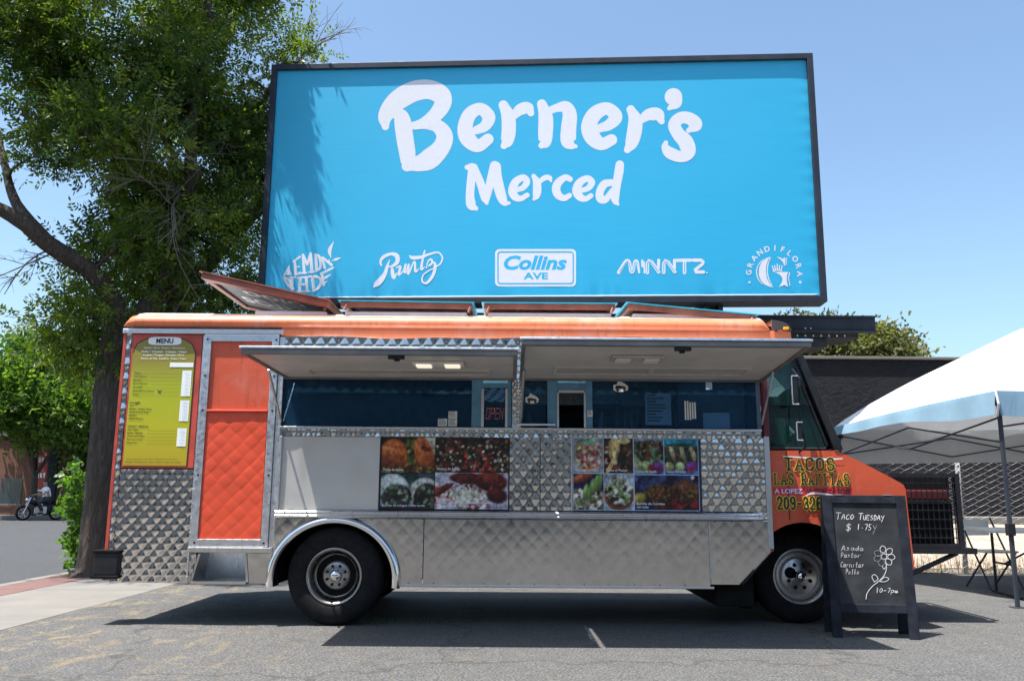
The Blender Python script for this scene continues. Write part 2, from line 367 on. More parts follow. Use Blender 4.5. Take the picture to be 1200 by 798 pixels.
M['darkwall'] = wallmat()
def brickmat():
    m, n, b = newmat('red_brick'); t = n.nodes.new('ShaderNodeTexCoord')
    sx = n.nodes.new('ShaderNodeSeparateXYZ'); cx = n.nodes.new('ShaderNodeCombineXYZ')
    n.links.new(t.outputs['Object'], sx.inputs[0]); n.links.new(sx.outputs[0], cx.inputs[0]); n.links.new(sx.outputs[2], cx.inputs[1])
    br = n.nodes.new('ShaderNodeTexBrick'); br.inputs['Scale'].default_value = 3.2
    br.inputs['Color1'].default_value = (0.20, 0.085, 0.05, 1); br.inputs['Color2'].default_value = (0.14, 0.06, 0.04, 1); br.inputs['Mortar'].default_value = (0.10, 0.075, 0.06, 1)
    n.links.new(cx.outputs[0], br.inputs['Vector']); n.links.new(br.outputs['Color'], b.inputs['Base Color']); b.inputs['Roughness'].default_value = 0.9; return m
M['brick'] = brickmat()
def barkmat():
    m, n, b = newmat('bark'); vec = texco(n, (1, 1, 0.16))
    f = noise(n, vec, 26, 6, 0.7, 0.8); g = noise(n, texco(n), 2.5, 4)
    col = ramp(n, f, [(0.3, (0.022, 0.016, 0.012)), (0.5, (0.075, 0.055, 0.042)), (0.75, (0.15, 0.12, 0.10))])
    col = mixc(n, ramp(n, g, [(0.4, 0.0), (0.8, 0.4)]), col, (0.07, 0.06, 0.05))
    n.links.new(col, b.inputs['Base Color']); b.inputs['Roughness'].default_value = 0.95; bump(n, b, f, 1.0, 0.05); return m
M['bark'] = barkmat()
M['deadwood'] = simple('dead_twig', (0.13, 0.11, 0.09), 0.9)
M['leaf'] = vcol('leaf', 0.45, 0.50, 0.4)
M['print'] = vcol('glossy_print', 0.30)
def vinylmat():
    m, n, b = newmat('billboard_vinyl'); vec = texco(n)
    f = noise(n, texco(n, (0.35, 1, 5)), 4, 4); g = noise(n, texco(n, (30, 30, 90)), 6, 2)
    col = ramp(n, f, [(0.25, (0.012, 0.325, 0.555)), (0.75, (0.015, 0.345, 0.58))])
    wv1 = noise(n, texco(n, (1.2, 1.2, 60)), 6, 3, 0.7); wv2 = noise(n, texco(n, (45, 45, 0.8)), 5, 3, 0.7); fd = noise(n, vec, 0.35, 4, 0.5)
    col = mixc(n, ramp(n, wv1, [(0.35, 0.0), (0.75, 0.10)]), col, (0.10, 0.48, 0.70)); col = mixc(n, ramp(n, wv2, [(0.45, 0.0), (0.8, 0.10)]), col, (0.012, 0.27, 0.50)); col = mixc(n, ramp(n, fd, [(0.45, 0.0), (0.70, 0.08)]), col, (0.11, 0.46, 0.66))
    n.links.new(col, b.inputs['Base Color']); b.inputs['Roughness'].default_value = 0.40
    bump(n, b, g, 0.25, 0.004); return m
M['vinyl'] = vinylmat()
M['vinylink'] = simple('cyan_vinyl_ink', (0.015, 0.36, 0.62), 0.45, var=0.03)
M['vinylwhite'] = simple('white_vinyl_print', (0.60, 0.60, 0.65), 0.5, var=0.03, scale=20)
M['carpaint'] = simple('silver_car_paint', (0.45, 0.47, 0.50), 0.25, metal=0.4, coat=0.6)
M['carglass'] = simple('dark_car_glass', (0.03, 0.045, 0.055), 0.08, coat=1)
M['skin'] = simple('skin', (0.34, 0.19, 0.13), 0.55)
M['hair'] = simple('dark_hair', (0.02, 0.016, 0.014), 0.6)
M['shirt'] = simple('white_shirt', (0.72, 0.72, 0.74), 0.8)
M['trousers'] = simple('dark_trousers', (0.025, 0.026, 0.032), 0.8)
M['banner'] = simple('red_banner', (0.45, 0.06, 0.05), 0.6)
M['straw'] = simple('dry_straw', (0.40, 0.27, 0.13), 0.9, var=0.3)
M['redgen'] = simple('red_enamel', (0.07, 0.005, 0.006), 0.5)
M['led'] = None
def ledmat():
    m, n, b = newmat('red_led'); b.inputs['Base Color'].default_value = (0.20, 0.05, 0.03, 1)
    b.inputs['Emission Color'].default_value = (1.0, 0.16, 0.07, 1); b.inputs['Emission Strength'].default_value = 0.22; return m
M['led'] = ledmat()
def lampmat():
    m, n, b = newmat('lamp_diffuser'); b.inputs['Base Color'].default_value = (0.75, 0.7, 0.6, 1)
    b.inputs['Emission Color'].default_value = (1.0, 0.9, 0.72, 1); b.inputs['Emission Strength'].default_value = 0.35; return m
M['lamp'] = lampmat()
def wornmat():
    m, n, b = newmat('worn_line_paint'); b.inputs['Base Color'].default_value = (0.50, 0.49, 0.46, 1); b.inputs['Roughness'].default_value = 0.8
    f = noise(n, texco(n), 22, 6, 0.75); n.links.new(ramp(n, f, [(0.40, 0.0), (0.62, 0.75)]), b.inputs['Alpha']); return m
M['line'] = wornmat()

# ------------------------------------------------------------------ flat lettering helpers
def catmull(pts, rad, n=9):
    P = [np.array(p, float) for p in pts]; out = []; ro = []
    if len(P) == 2: return P, list(rad)
    for i in range(len(P)-1):
        p0 = P[i-1] if i else 2*P[0]-P[1]; p1, p2 = P[i], P[i+1]; p3 = P[i+2] if i+2 < len(P) else 2*P[-1]-P[-2]
        for k in range(n):
            t = k/n
            out.append(0.5*((2*p1)+(-p0+p2)*t+(2*p0-5*p1+4*p2-p3)*t*t+(-p0+3*p1-3*p2+p3)*t**3))
            r0, r1, r2, r3 = rad[max(0, i-1)], rad[i], rad[i+1], rad[min(len(P)-1, i+2)]; ro.append(max(0.2*min(r1, r2), 0.5*((2*r1)+(-r0+r2)*t+(2*r0-5*r1+4*r2-r3)*t*t+(-r0+3*r1-3*r2+r3)*t**3)))
    out.append(P[-1]); ro.append(rad[-1]); return out, ro
LIFT = [0.0]
def strokes(m, T, lst, smooth=True, cap=10, lift0=0.0, dl=0.00025):
    """lst: list of strokes, each a list of (x, y, r); T maps 2-D + lift to a 3-D point. Round capped ribbons."""
    for st in lst:
        pts = [p[:2] for p in st]; rad = [p[2] for p in st]
        if smooth: pts, rad = catmull(pts, rad)
        else: pts = [np.array(p, float) for p in pts]
        LIFT[0] += dl; L = lift0 + (LIFT[0] % 0.003)
        left, right = [], []
        for i, p in enumerate(pts):
            d = pts[min(i+1, len(pts)-1)]-pts[max(i-1, 0)]; d = d/(np.linalg.norm(d)+1e-9); nn = np.array((-d[1], d[0]))
            left.append(p+nn*rad[i]); right.append(p-nn*rad[i])
        n0 = len(m.v)
        for q_, (a, b) in enumerate(zip(left, right)): m.v.append(tuple(T(a[0], a[1], L+q_*0.00004))); m.v.append(tuple(T(b[0], b[1], L+q_*0.00004)))
        for i in range(len(pts)-1): m.f.append((n0+2*i, n0+2*i+1, n0+2*i+3, n0+2*i+2))
        if cap:
            for q, p in ((0, pts[0]), (-1, pts[-1])):
                LIFT[0] += dl/3; L2 = lift0 + (LIFT[0] % 0.003) + (0.0 if q == 0 else len(pts)*0.00004)
                m.poly([T(p[0]+rad[q]*math.cos(2*math.pi*k/cap), p[1]+rad[q]*math.sin(2*math.pi*k/cap), L2) for k in range(cap)])
    return m
_tc = {}
def text2d(body, bold=0.0, shear=0.0):
    key = (body, bold, shear)
    if key in _tc: return _tc[key]
    cu = bpy.data.curves.new('txt', 'FONT'); cu.body = body; cu.offset = bold; cu.shear = shear; cu.resolution_u = 3
    o = bpy.data.objects.new('txt', cu); COL.objects.link(o)
    dg = bpy.context.evaluated_depsgraph_get(); me = bpy.data.meshes.new_from_object(o.evaluated_get(dg))
    V = np.array([v.co[:2] for v in me.vertices]).reshape(-1, 2); Fc = [tuple(p.vertices) for p in me.polygons]
    bpy.data.objects.remove(o); bpy.data.curves.remove(cu); bpy.data.meshes.remove(me)
    if len(V):
        V = V - V.min(0)
    _tc[key] = (V, Fc); return V, Fc
def text(m, T, body, x0, y0, w=None, h=None, bold=0.0, shear=0.0, lift=0.001, yflip=False, center=False):
    V, Fc = text2d(body, bold, shear)
    if not len(V): return m
    W, H = V.max(0); sx = (w/W) if w else None; sy = (h/H) if h else None
    if sx is None: sx = sy
    if sy is None: sy = sx
    n0 = len(m.v); ox = x0 - (W*sx/2 if center else 0)
    for a, b in V: m.v.append(tuple(T(ox+a*sx, y0+(-b if yflip else b)*sy, lift)))
    for f in Fc: m.f.append(tuple(n0+i for i in f))
    return m

# ================================================================== SETTING
GZ = -0.03
g = MB(); g.quad((-900, -700, GZ-0.15), (900, -700, GZ-0.15), (900, 1500, GZ-0.15), (-900, 1500, GZ-0.15))
tag(build('street', g, M['street']), kind='structure')
lot = MB().box(-4.02, 60, -40, 60, GZ-0.14, GZ)
tag(build('parking_lot', lot, M['lot']), kind='structure')
pv = MB().box(-5.9, -4.025, -40, 18, GZ-0.14, GZ-0.012)
pave = tag(build('pavement', pv, M['kerb']), kind='structure')
slab_me = None
for i in range(14):
    y0 = -4.0+i*1.55
    if slab_me is None:
        s_ = build('paving_slab', MB().box(-5.36, -4.03, 0, 1.538, GZ-0.0115, GZ+0.002), M['concrete'], pave, bevel=0.006); slab_me = s_
    else:
        s_ = slab_me.copy(); COL.objects.link(s_); s_.parent = pave
    s_.location = (0, y0, random.uniform(-0.002, 0.002))
    if i < 10: # narrow red verge strip beside each slab
        if i == 0:
            rp = build('red_paver', MB().box(-5.89, -5.37, 0, 1.538, GZ-0.0115, GZ+0.001), M['redpaver'], pave); red0 = rp
        else: rp = red0.copy(); COL.objects.link(rp); rp.parent = pave
        rp.location = (0, y0, 0)
kb = None
for i in range(12):
    if kb is None: kb = build('kerb', MB().box(-6.06, -5.905, 0, 1.99, GZ-0.149, GZ+0.004), M['kerb'], pave, bevel=0.02); k_ = kb
    else: k_ = kb.copy(); COL.objects.link(k_); k_.parent = pave
    k_.location = (0, -5+i*2.0, random.uniform(-0.003, 0.003))
pit = MB(); pit.grid(lambda a, b: (-5.92+a*0.85, 11.35+b*1.75, GZ+0.006+0.05*math.sin(a*math.pi)*math.sin(b*math.pi)*(0.6+0.4*math.sin(9*a+5*b))), 14, 20)
tag(build('tree_pit_soil', pit, M['soil'], smooth=True), kind='structure')
# painted stall lines, almost worn away
pl = MB()
for (a, b, c, d) in (((684, 733), (687, 733), (698, 751), (693, 751)), ):
    pl.quad(*[atZ(q[0], q[1], GZ+0.004) for q in (a, d, c, b)])
tag(build('stall_marking', pl, M['line']), kind='structure')
# dry bank and low pale kerb behind the fence, and the pavement across the street
bk = MB(); bk.grid(lambda a, b: (2+a*26, 12.9+b*3.3, GZ+0.004+0.62*(b**0.8)+0.04*math.sin(a*60)*b*(1-b)+random.uniform(-0.012, 0.012)), 60, 12)
tag(build('dirt_bank', bk, M['bank'], smooth=True), kind='structure')
tag(build('far_pavement', MB().box(-80, 10, 39.6, 41.6, GZ-0.15, GZ-0.02), M['concrete']), kind='structure')

# ================================================================== TRUCK
YS = 7.37
TR = thing('food_truck', (0, 8.47, GZ), 'orange and quilted steel food truck with raised serving awnings below the blue billboard', 'food truck')
SPLIT = {'window_mullion', 'price_sticker', 'hatch_frame', 'lamp_lens', 'awning_strut', 'bumper_lip', 'van_sticker', 'cage_brace', 'frame_screw', 'lid_hinge', 'hatch_header', 'vent_base', 'shelf', 'counter'}
def tb(name, m, mt, parent=None, **k):
    if name in SPLIT: return [build(name, x, mt, parent or TR, **k) for x in islands(m)][0]
    return build(name, m, mt, parent or TR, **k)
def quilt(m, x0, x1, z0, z1, y, px=0.105, pz=0.105, d=0.007, res=9, hole=None, clip=None, pw=0.6):
    nx = max(2, int((x1-x0)/px*res)); nz = max(2, int((z1-z0)/pz*res))
    xs = np.linspace(x0, x1, nx+1); zs = np.linspace(z0, z1, nz+1); X, Z = np.meshgrid(xs, zs, indexing='ij')
    U = X/px+Z/pz; W = X/px-Z/pz
    Hh = d*np.power(np.abs(np.sin(np.pi*U))*np.abs(np.sin(np.pi*W)), pw)
    IU, IW = np.floor(U).astype(int), np.floor(W).astype(int); hsh = lambda k_: np.modf(np.abs(np.sin(IU*12.9898+IW*78.233+k_*37.7)*43758.5453))[0]
    wn = np.abs(np.sin(np.pi*U))*np.abs(np.sin(np.pi*W)); Hh = Hh*(0.65+0.7*hsh(1))+d*0.5*wn*((hsh(2)-.5)*(U-IU-.5)+(hsh(3)-.5)*(W-IW-.5))
    Hh += (0.35*d+0.0012)*np.sin(X*3.1+1.3*np.sin(Z*4))*np.sin(Z*2.3+X*0.7)
    n0 = len(m.v); m.v += [tuple(q) for q in np.stack([X, y-Hh, Z], -1).reshape(-1, 3)]
    for i in range(nx):
        for j in range(nz):
            cx, cz = (xs[i]+xs[i+1])/2, (zs[j]+zs[j+1])/2
            if hole and math.hypot(cx-hole[0], cz-hole[1]) < hole[2]: continue
            if clip and not clip(cx, cz): continue
            a = n0+i*(nz+1)+j; m.f.append((a, a+nz+1, a+nz+2, a+1))
    return m
def frame(m, x0, x1, z0, z1, wd, y0, y1):
    """mitred rectangular frame in the side plane"""
    o = [(x0, z0), (x1, z0), (x1, z1), (x0, z1)]; i_ = [(x0+wd, z0+wd), (x1-wd, z0+wd), (x1-wd, z1-wd), (x0+wd, z1-wd)]
    for k in range(4):
        j = (k+1) % 4
        m.prism([(o[k][0], y0, o[k][1]), (o[j][0], y0, o[j][1]), (i_[j][0], y0, i_[j][1]), (i_[k][0], y0, i_[k][1])], (0, y1-y0, 0))
    return m
# --- shell: room with serving opening, and dark chassis
sh = MB()
sh.box(-3.37, 2.17, 9.50, 9.56, 0.62, 2.46)            # far wall
sh.box(-3.37, -3.33, YS+0.035, 9.50, 0.62, 2.46)       # rear wall
sh.box(2.13, 2.17, YS+0.035, 9.50, 0.95, 2.46)         # bulkhead to cab
sh.box(-3.33, 2.13, YS+0.035, 9.50, 0.86, 0.92)        # floor
sh.box(-3.33, 2.13, YS+0.035, 9.50, 2.40, 2.46)        # ceiling
sh.box(-3.33, -2.02, YS+0.035, YS+0.07, 0.92, 2.40)    # side wall behind menu and door
sh.box(-2.02, 2.13, YS+0.035, YS+0.07, 0.92, 1.60); sh.box(-2.02, 2.13, YS+0.035, YS+0.07, 2.045, 2.40)
tb('body_shell', sh, M['interior'])
ch = MB(); ch.box(-3.30, -2.10, 7.75, 9.4, 0.40, 0.855); ch.box(-2.10, -0.86, 7.95, 9.0, 0.45, 0.855); ch.box(-0.86, 1.75, 7.50, 9.4, 0.38, 0.855)
ch.box(1.75, 3.2, 7.95, 9.0, 0.40, 0.95); ch.box(-3.2, 3.2, 7.95, 8.1, 0.30, 0.45); ch.box(-3.2, 3.2, 8.85, 9.0, 0.30, 0.45)
ch.tube([(-1.476, 7.5, 0.38), (-1.476, 9.4, 0.38)], 0.07, 10); ch.tube([(2.45, 7.7, 0.40), (2.45, 9.3, 0.40)], 0.05, 10)
ch.lathe([(0.0, -0.13), (0.14, -0.12), (0.16, 0), (0.14, 0.12), (0, 0.13)], (-1.476, 8.4, 0.40), 'x', 16)
tb('chassis', ch, M['blackmatte'])
# --- rear corner
tb('corner_trim', MB().box(-3.405, -3.375, YS-0.012, YS+0.06, 0.33, 2.455), M['redframe'], bevel=0.004)
tb('corner_strip', quilt(MB(), -3.374, -3.335, 0.33, 2.44, YS-0.004, 0.08, 0.13, 0.008, 8), M['quilt'], smooth=True)
tb('quilted_panel', quilt(MB(), -3.345, -2.705, 0.31, 1.245, YS-0.002, 0.105, 0.105, 0.0040, 10), M['quilt'], label='quilted steel panel below the menu', smooth=True)
tb('panel_seam', MB().box(-2.703, -2.690, YS-0.014, YS+0.02, 0.31, 2.41), M['yellow' if False else 'alu'], bevel=0.003)
tb('rear_drip_rail', MB().box(-3.41, -2.0, YS-0.03, YS+0.03, 2.418, 2.462), M['alu'], bevel=0.008)
bp = tb('rear_bumper_block', MB().box(-3.475, -3.265, YS-0.05, YS+0.25, 0.365, 0.560), M['black'], bevel=0.015)
tb('bumper_lip', MB().box(-3.485, -3.255, YS-0.062, YS+0.26, 0.345, 0.370).box(-3.485, -3.255, YS-0.058, YS+0.26, 0.552, 0.575), M['blackmatte'], bp, bevel=0.006)
# --- menu
mn = tb('menu_frame', MB().box(-3.333, -2.712, YS-0.006, YS+0.02, 1.255, 2.416), M['redframe'], bevel=0.004)
mp = MB(); pts = [(-3.315, 1.275), (-2.770, 1.275), (-2.765, 2.25), (-2.80, 2.33), (-2.88, 2.375), (-3.20, 2.375), (-3.28, 2.33), (-3.312, 2.25)]
def menupaint():
    m, n, b = newmat('menu_print'); t = texco(n); sx = n.nodes.new('ShaderNodeSeparateXYZ'); n.links.new(t, sx.inputs[0])
    mr = n.nodes.new('ShaderNodeMapRange'); mr.inputs[1].default_value = 1.28; mr.inputs[2].default_value = 2.42; n.links.new(sx.outputs[2], mr.inputs[0])
    c = ramp(n, mr.outputs[0], [(0.0, (0.42, 0.29, 0.02)), (0.30, (0.44, 0.42, 0.018)), (0.62, (0.37, 0.42, 0.02)), (0.80, (0.25, 0.21, 0.04)), (1.0, (0.22, 0.15, 0.05))])
    c = mixc(n, 0.25, c, mixc(n, noise(n, t, 5, 4), (0.40, 0.33, 0.02), (0.19, 0.25, 0.02)))
    n.links.new(c, b.inputs['Base Color']); b.inputs['Roughness'].default_value = 0.32; return m
mp.poly([(x, YS-0.009, z) for x, z in pts]); menu = tb('menu_board', mp, menupaint(), mn)
TS = lambda x, z, l: (x, YS-0.010-l, z)
ol = MB(); strokes(ol, TS, [[(x, z, 0.004) for x, z in pts[1:]]], False, 0); tb('menu_outline', ol, M['ink'], mn)
mw = MB(); mw.poly([TS(-3.04+0.145*math.copysign(abs(math.cos(a))**0.5, math.cos(a)), 2.355+0.036*math.copysign(abs(math.sin(a))**0.5, math.sin(a)), 0.001) for a in np.linspace(0, 2*math.pi, 28, endpoint=False)])
for x0, x1, z0, z1 in ((-2.98, -2.775, 2.125, 2.165), (-2.865, -2.785, 1.87, 2.095), (-2.865, -2.785, 1.655, 1.835), (-2.870, -2.790, 1.44, 1.595)): mw.quad(TS(x0, z0, .001), TS(x1, z0, .001), TS(x1, z1, .001), TS(x0, z1, .001))
tb('price_sticker', mw, M['paper'], mn)
mt_ = MB(); text(mt_, TS, 'MENU', -3.04, 2.333, w=0.15, h=0.045, bold=0.03, lift=0.003, center=True)
for k, t_ in enumerate(('Tacos', 'Tacos Supreme', 'Burrito', 'Burrito Supreme', 'Quesadilla', 'Quesadilla de Camaron', 'Torta')): 
    text(mt_, TS, t_, -3.285, 2.063-k*0.0315, h=0.017, lift=0.002, bold=0.012)
    mt_.quad(TS(-3.285+0.011*len(t_), 2.063-k*0.0315, .002), TS(-2.88, 2.063-k*0.0315, .002), TS(-2.88, 2.0645-k*0.0315, .002), TS(-3.285+0.011*len(t_), 2.0645-k*0.0315, .002))
tb('menu_lettering', mt_, M['ink'], mn); mt_ = MB()
for k, t_ in enumerate(('Enchiladas', 'Sopes', 'Flautas / Rolled Tacos', 'Asada French Fries', 'Nachos', 'Asada Nachos')): text(mt_, TS, t_, -3.30, 1.805-k*0.0275, h=0.016, lift=0.002, bold=0.012)
tb('menu_lettering', mt_, M['ink'], mn); mt_ = MB()
for k, t_ in enumerate(('DRINKS / BEBIDAS', 'Can / Bote', 'Bottle / Botella', 'Jarritos, Sidral, Sangria', 'Pepsi, Coca y Fanta', 'Energy Drink')):
    text(mt_, TS, t_, -3.30, 1.600-k*0.0285, h=0.016, lift=0.002, bold=0.012)
    if k: mt_.quad(TS(-3.13, 1.600-k*0.0285, .002), TS(-2.88, 1.600-k*0.0285, .002), TS(-2.88, 1.6015-k*0.0285, .002), TS(-3.13, 1.6015-k*0.0285, .002))
text(mt_, TS, 'Todos preparados con queso / Additional cost for extra', -3.29, 1.322, w=0.44, h=0.013, lift=0.002); text(mt_, TS, 'Cheese, Guacamole, Sour Cream, Salsa, Avocado', -3.30, 1.297, w=0.48, h=0.013, lift=0.002)
strokes(mt_, TS, [[(-3.07, 1.925, .003), (-3.04, 1.895, .003)], [(-3.065, 1.895, .003), (-3.035, 1.925, .003)], [(-3.25, 1.795, .003), (-3.22, 1.82, .003)]], False, 0)
tb('menu_lettering', mt_, M['ink'], mn)
pm = MB()
for (xa, za, nn_) in ((-2.86, 2.075, 7), (-2.86, 1.815, 6), (-2.865, 1.575, 5)):
    for k in range(nn_): strokes(pm, TS, [[(xa+0.02+0.004*(k % 3), za-k*0.029, .0022), (xa+0.03, za+0.006-k*0.029, .0022), (xa+0.045+0.003*(k % 2), za-k*0.029-0.004, .0022), (xa+0.06, za+0.004-k*0.029, .0022)]], True, 0, 0.002)
tb('price_marks', pm, M['blueprint'], mn)
mt2 = MB()
for k, t_ in enumerate(('Asada / Beef  Pastor / Barbeque', 'Pollo / Chicken  Cabeza / Head', 'Lengua / Tongue  Carnitas / Pork', 'Buche de Res  Suadero  Tripa / Tripe')): text(mt2, TS, t_, -3.04, 2.283-k*0.031, w=0.36+0.03*(k % 2), h=0.018, lift=0.002, bold=0.012, center=True)
for zz, t_ in ((2.14, ''), ): pass
tb('menu_heading', mt2, M['paper'], mn)
# --- door
dr = tb('door', MB().box(-2.64, -2.10, YS-0.004, YS+0.03, 1.755, 2.40), M['orange'], label='orange entry door with quilted lower half', bevel=0.003)
tb('door_quilt', quilt(MB(), -2.625, -2.105, 0.665, 1.735, YS-0.012, 0.135, 0.135, 0.0036, 14, pw=0.22), M['vinyl_red'], dr, smooth=True)
tb('door_backing', MB().box(-2.64, -2.10, YS-0.002, YS+0.03, 0.65, 1.745), M['vinyl_red'], dr)
tb('door_ledge', MB().box(-2.632, -2.104, YS-0.03, YS-0.001, 1.737, 1.757), M['vinyl_red'], dr, bevel=0.006)
fr = MB(); frame(fr, -2.688, -2.035, 0.608, 2.416, 0.062, YS-0.028, YS+0.02); tb('door_frame', fr, M['alu'], dr, bevel=0.004)
rv = MB()
for x, z in [(-2.66, 2.37), (-2.06, 2.37), (-2.66, 1.75), (-2.06, 1.75), (-2.66, 1.2), (-2.06, 1.2), (-2.65, 0.64), (-2.07, 0.64), (-2.66, 2.05), (-2.06, 2.05)]: rv.lathe([(0, -0.034), (0.008, -0.033), (0.010, -0.028)], (x, YS, z), 'y', 10)
tb('frame_screw', rv, M['black'], dr)
tb('door_sill', MB().box(-2.70, -2.00, YS-0.045, YS+0.03, 0.560, 0.604), M['steel'], bevel=0.006)
# --- entry step below the door
st = MB()
st.prism([(-2.60, YS, 0.55), (-2.66, YS, 0.315), (-2.68, YS, 0.315), (-2.62, YS, 0.55)], (0, 0.32, 0)); st.prism([(-2.235, YS, 0.55), (-2.215, YS, 0.55), (-2.185, YS, 0.315), (-2.205, YS, 0.315)], (0, 0.32, 0))
st.box(-2.66, -2.20, YS-0.03, YS+0.31, 0.305, 0.325); st.quad((-2.66, YS+0.3, 0.325), (-2.20, YS+0.3, 0.325), (-2.22, YS+0.22, 0.558), (-2.61, YS+0.22, 0.558))
tb('entry_step', st, M['steel'])
tb('step_side_panel', quilt(MB(), -2.70, -2.60, 0.315, 0.555, YS-0.002, 0.12, 0.12, 0.005, 8, clip=lambda x, z: x < -2.625+(z-0.315)*-0.0 - (0.55-z)*0.2), M['skirt'], smooth=True)
tb('step_side_panel', MB().prism([(-2.21, YS, 0.555), (-2.01, YS, 0.555), (-1.99, YS, 0.31), (-2.18, YS, 0.31)], (0, 0.02, 0)), M['skirt'])
tb('body_post', MB().box(-2.033, -1.985, YS-0.012, YS+0.034, 0.60, 2.40), M['alu'], bevel=0.005)
# --- quilt strip above the awnings and sill strip below the glass
tb('header_panel', quilt(MB(), -1.984, 2.16, 2.045, 2.415, YS-0.002, 0.105, 0.12, 0.006), M['quilt'], smooth=True)
tb('sill_panel', quilt(MB(), -1.984, 2.15, 1.535, 1.600, YS-0.004, 0.085, 0.09, 0.004), M['quilt'], smooth=True)
tb('window_sill', MB().box(-1.99, 2.15, YS-0.035, YS+0.03, 1.601, 1.620), M['alu'], bevel=0.005)
tb('steel_panel', MB().grid(lambda a, b: (-1.975+a*0.850, YS-0.003-0.010*math.exp(-((a-0.17-0.06*b)/0.07)**2)*(0.4+b)*0.5+0.006*math.sin(a*5)*math.sin(b*3), 0.920+b*0.612), 60, 20), M['nichesteel'], label='plain dented steel panel beside the posters', smooth=True)
tb('bay_trim', MB().box(-1.984, -1.962, YS-0.03, YS+0.01, 0.92, 1.534), M['alu'], bevel=0.004)
tb('quilted_panel', quilt(MB(), -0.012, 0.245, 0.925, 1.533, YS-0.003, 0.105, 0.12, 0.0036), M['quilt'], smooth=True)
tb('quilted_panel', quilt(MB(), 0.252, 0.510, 0.925, 1.533, YS-0.003, 0.105, 0.12, 0.0036), M['quilt'], smooth=True)
tb('quilted_panel', quilt(MB(), 1.625, 2.165, 0.925, 1.545, YS-0.003, 0.10, 0.115, 0.0065), M['quilt'], smooth=True, label='shiny quilted steel panel beside the cab')
tb('panel_seam', MB().box(0.511, 0.523, YS-0.010, YS+0.01, 0.922, 1.540), M['alu'])
tb('panel_seam', MB().box(2.168, 2.215, YS-0.012, YS+0.03, 0.62, 1.56), M['galv'], bevel=0.004)
rail = [(YS-0.002, 0.918), (YS-0.05, 0.912), (YS-0.062, 0.898), (YS-0.055, 0.882), (YS-0.070, 0.868), (YS-0.060, 0.850), (YS-0.002, 0.848)]
tb('rub_rail', MB().prism([(-1.985, y, z) for y, z in rail][::-1], (4.10, 0, 0)), M['alu'], bevel=0.004)
rvm = MB()
for x in np.arange(-1.9, 2.1, 0.145): rvm.lathe([(0, -0.006), (0.006, -0.005), (0.008, 0)], (x, YS-0.006, 0.838), 'y', 8)
for x in np.arange(-0.85, 1.65, 0.21): rvm.lathe([(0, -0.006), (0.006, -0.005), (0.008, 0)], (x, YS-0.006, 0.325), 'y', 8)
for z in np.arange(0.36, 1.2, 0.12): rvm.lathe([(0, -0.005), (0.006, -0.004), (0.008, 0)], (-2.697, YS-0.014, z), 'y', 8)
for z in np.arange(0.36, 0.84, 0.1): rvm.lathe([(0, -0.005), (0.006, -0.004), (0.008, 0)], (1.675, YS-0.012, z), 'y', 8); rvm.lathe([(0, -0.005), (0.006, -0.004), (0.008, 0)], (-0.745, YS-0.006, z), 'y', 8)
for x in np.arange(-1.9, 2.1, 0.19): rvm.lathe([(0, -0.006), (0.006, -0.005), (0.008, 0)], (x, YS-0.062, 0.897), 'y', 8)
tb('rivets', rvm, M['galv'], kind='stuff')
# --- skirt with wheel arch
RW = (-1.476, 0.37)
tb('skirt_panel', quilt(MB(), -2.02, -0.735, 0.305, 0.845, YS-0.004, 0.13, 0.13, 0.0008, 12, hole=(RW[0], 0.33, 0.50), pw=0.25), M['skirt'], smooth=True)
tb('skirt_panel', quilt(MB(), -0.728, 1.668, 0.305, 0.845, YS-0.004, 0.12, 0.12, 0.0007, 10, pw=0.25), M['skirt'], smooth=True)
tb('skirt_panel', quilt(MB(), 1.682, 2.185, 0.330, 0.845, YS-0.004, 0.12, 0.12, 0.0007, 10, pw=0.25, clip=lambda x, z: x < 1.925+(z-0.345)*1.05), M['skirt'], smooth=True)
tb('panel_seam', MB().box(1.669, 1.681, YS-0.012, YS+0.01, 0.33, 0.846), M['galv'])
tb('rail_end_panel', quilt(MB(), 2.05, 2.19, 0.845, 0.922, YS-0.006, 0.09, 0.09, 0.01, 9), M['quilt'], smooth=True)
tb('skirt_lip', MB().box(-0.93, 1.70, YS-0.014, YS+0.05, 0.292, 0.312), M['alu'], bevel=0.003)
tb('dark_underbody_filler', MB().box(1.74, 2.06, YS+0.10, 9.2, 0.14, 0.40).box(2.0, 2.10, YS+0.3, 9.0, 0.1, 0.85), M['blackmatte'], bevel=0.01)  # black filler boxes added so the far wheel stays lost in the dark
tb('skirt_strut', MB().prism([(1.92, YS+0.02, 0.33), (2.19, YS+0.02, 0.62), (2.21, YS+0.02, 0.60), (1.96, YS+0.02, 0.33)], (0, 0.2, 0)), M['black'])
fl = MB(); prof = [(0.535, 0.0), (0.545, -0.02), (0.535, -0.05), (0.51, -0.072), (0.485, -0.065), (0.475, -0.03), (0.475, 0.12)]
n0 = 0; NS = 44
for i in range(NS+1):
    a = math.radians(-7+194*i/NS)
    for r, o in prof: fl.v.append((RW[0]+r*math.cos(a)*1.03, YS+o, 0.345+r*math.sin(a)*0.965))
k = len(prof)
for i in range(NS):
    for q in range(k-1): fl.f.append((i*k+q, i*k+q+1, (i+1)*k+q+1, (i+1)*k+q))
tb('wheel_arch_trim', fl, M['chrome'], smooth=True)
tb('wheel_well', MB().grid(lambda a, b: (RW[0]+0.49*math.cos(math.radians(-5+190*a)), YS+0.05+b*0.85, 0.345+0.49*math.sin(math.radians(-5+190*a))), 30, 1), M['blackmatte'])
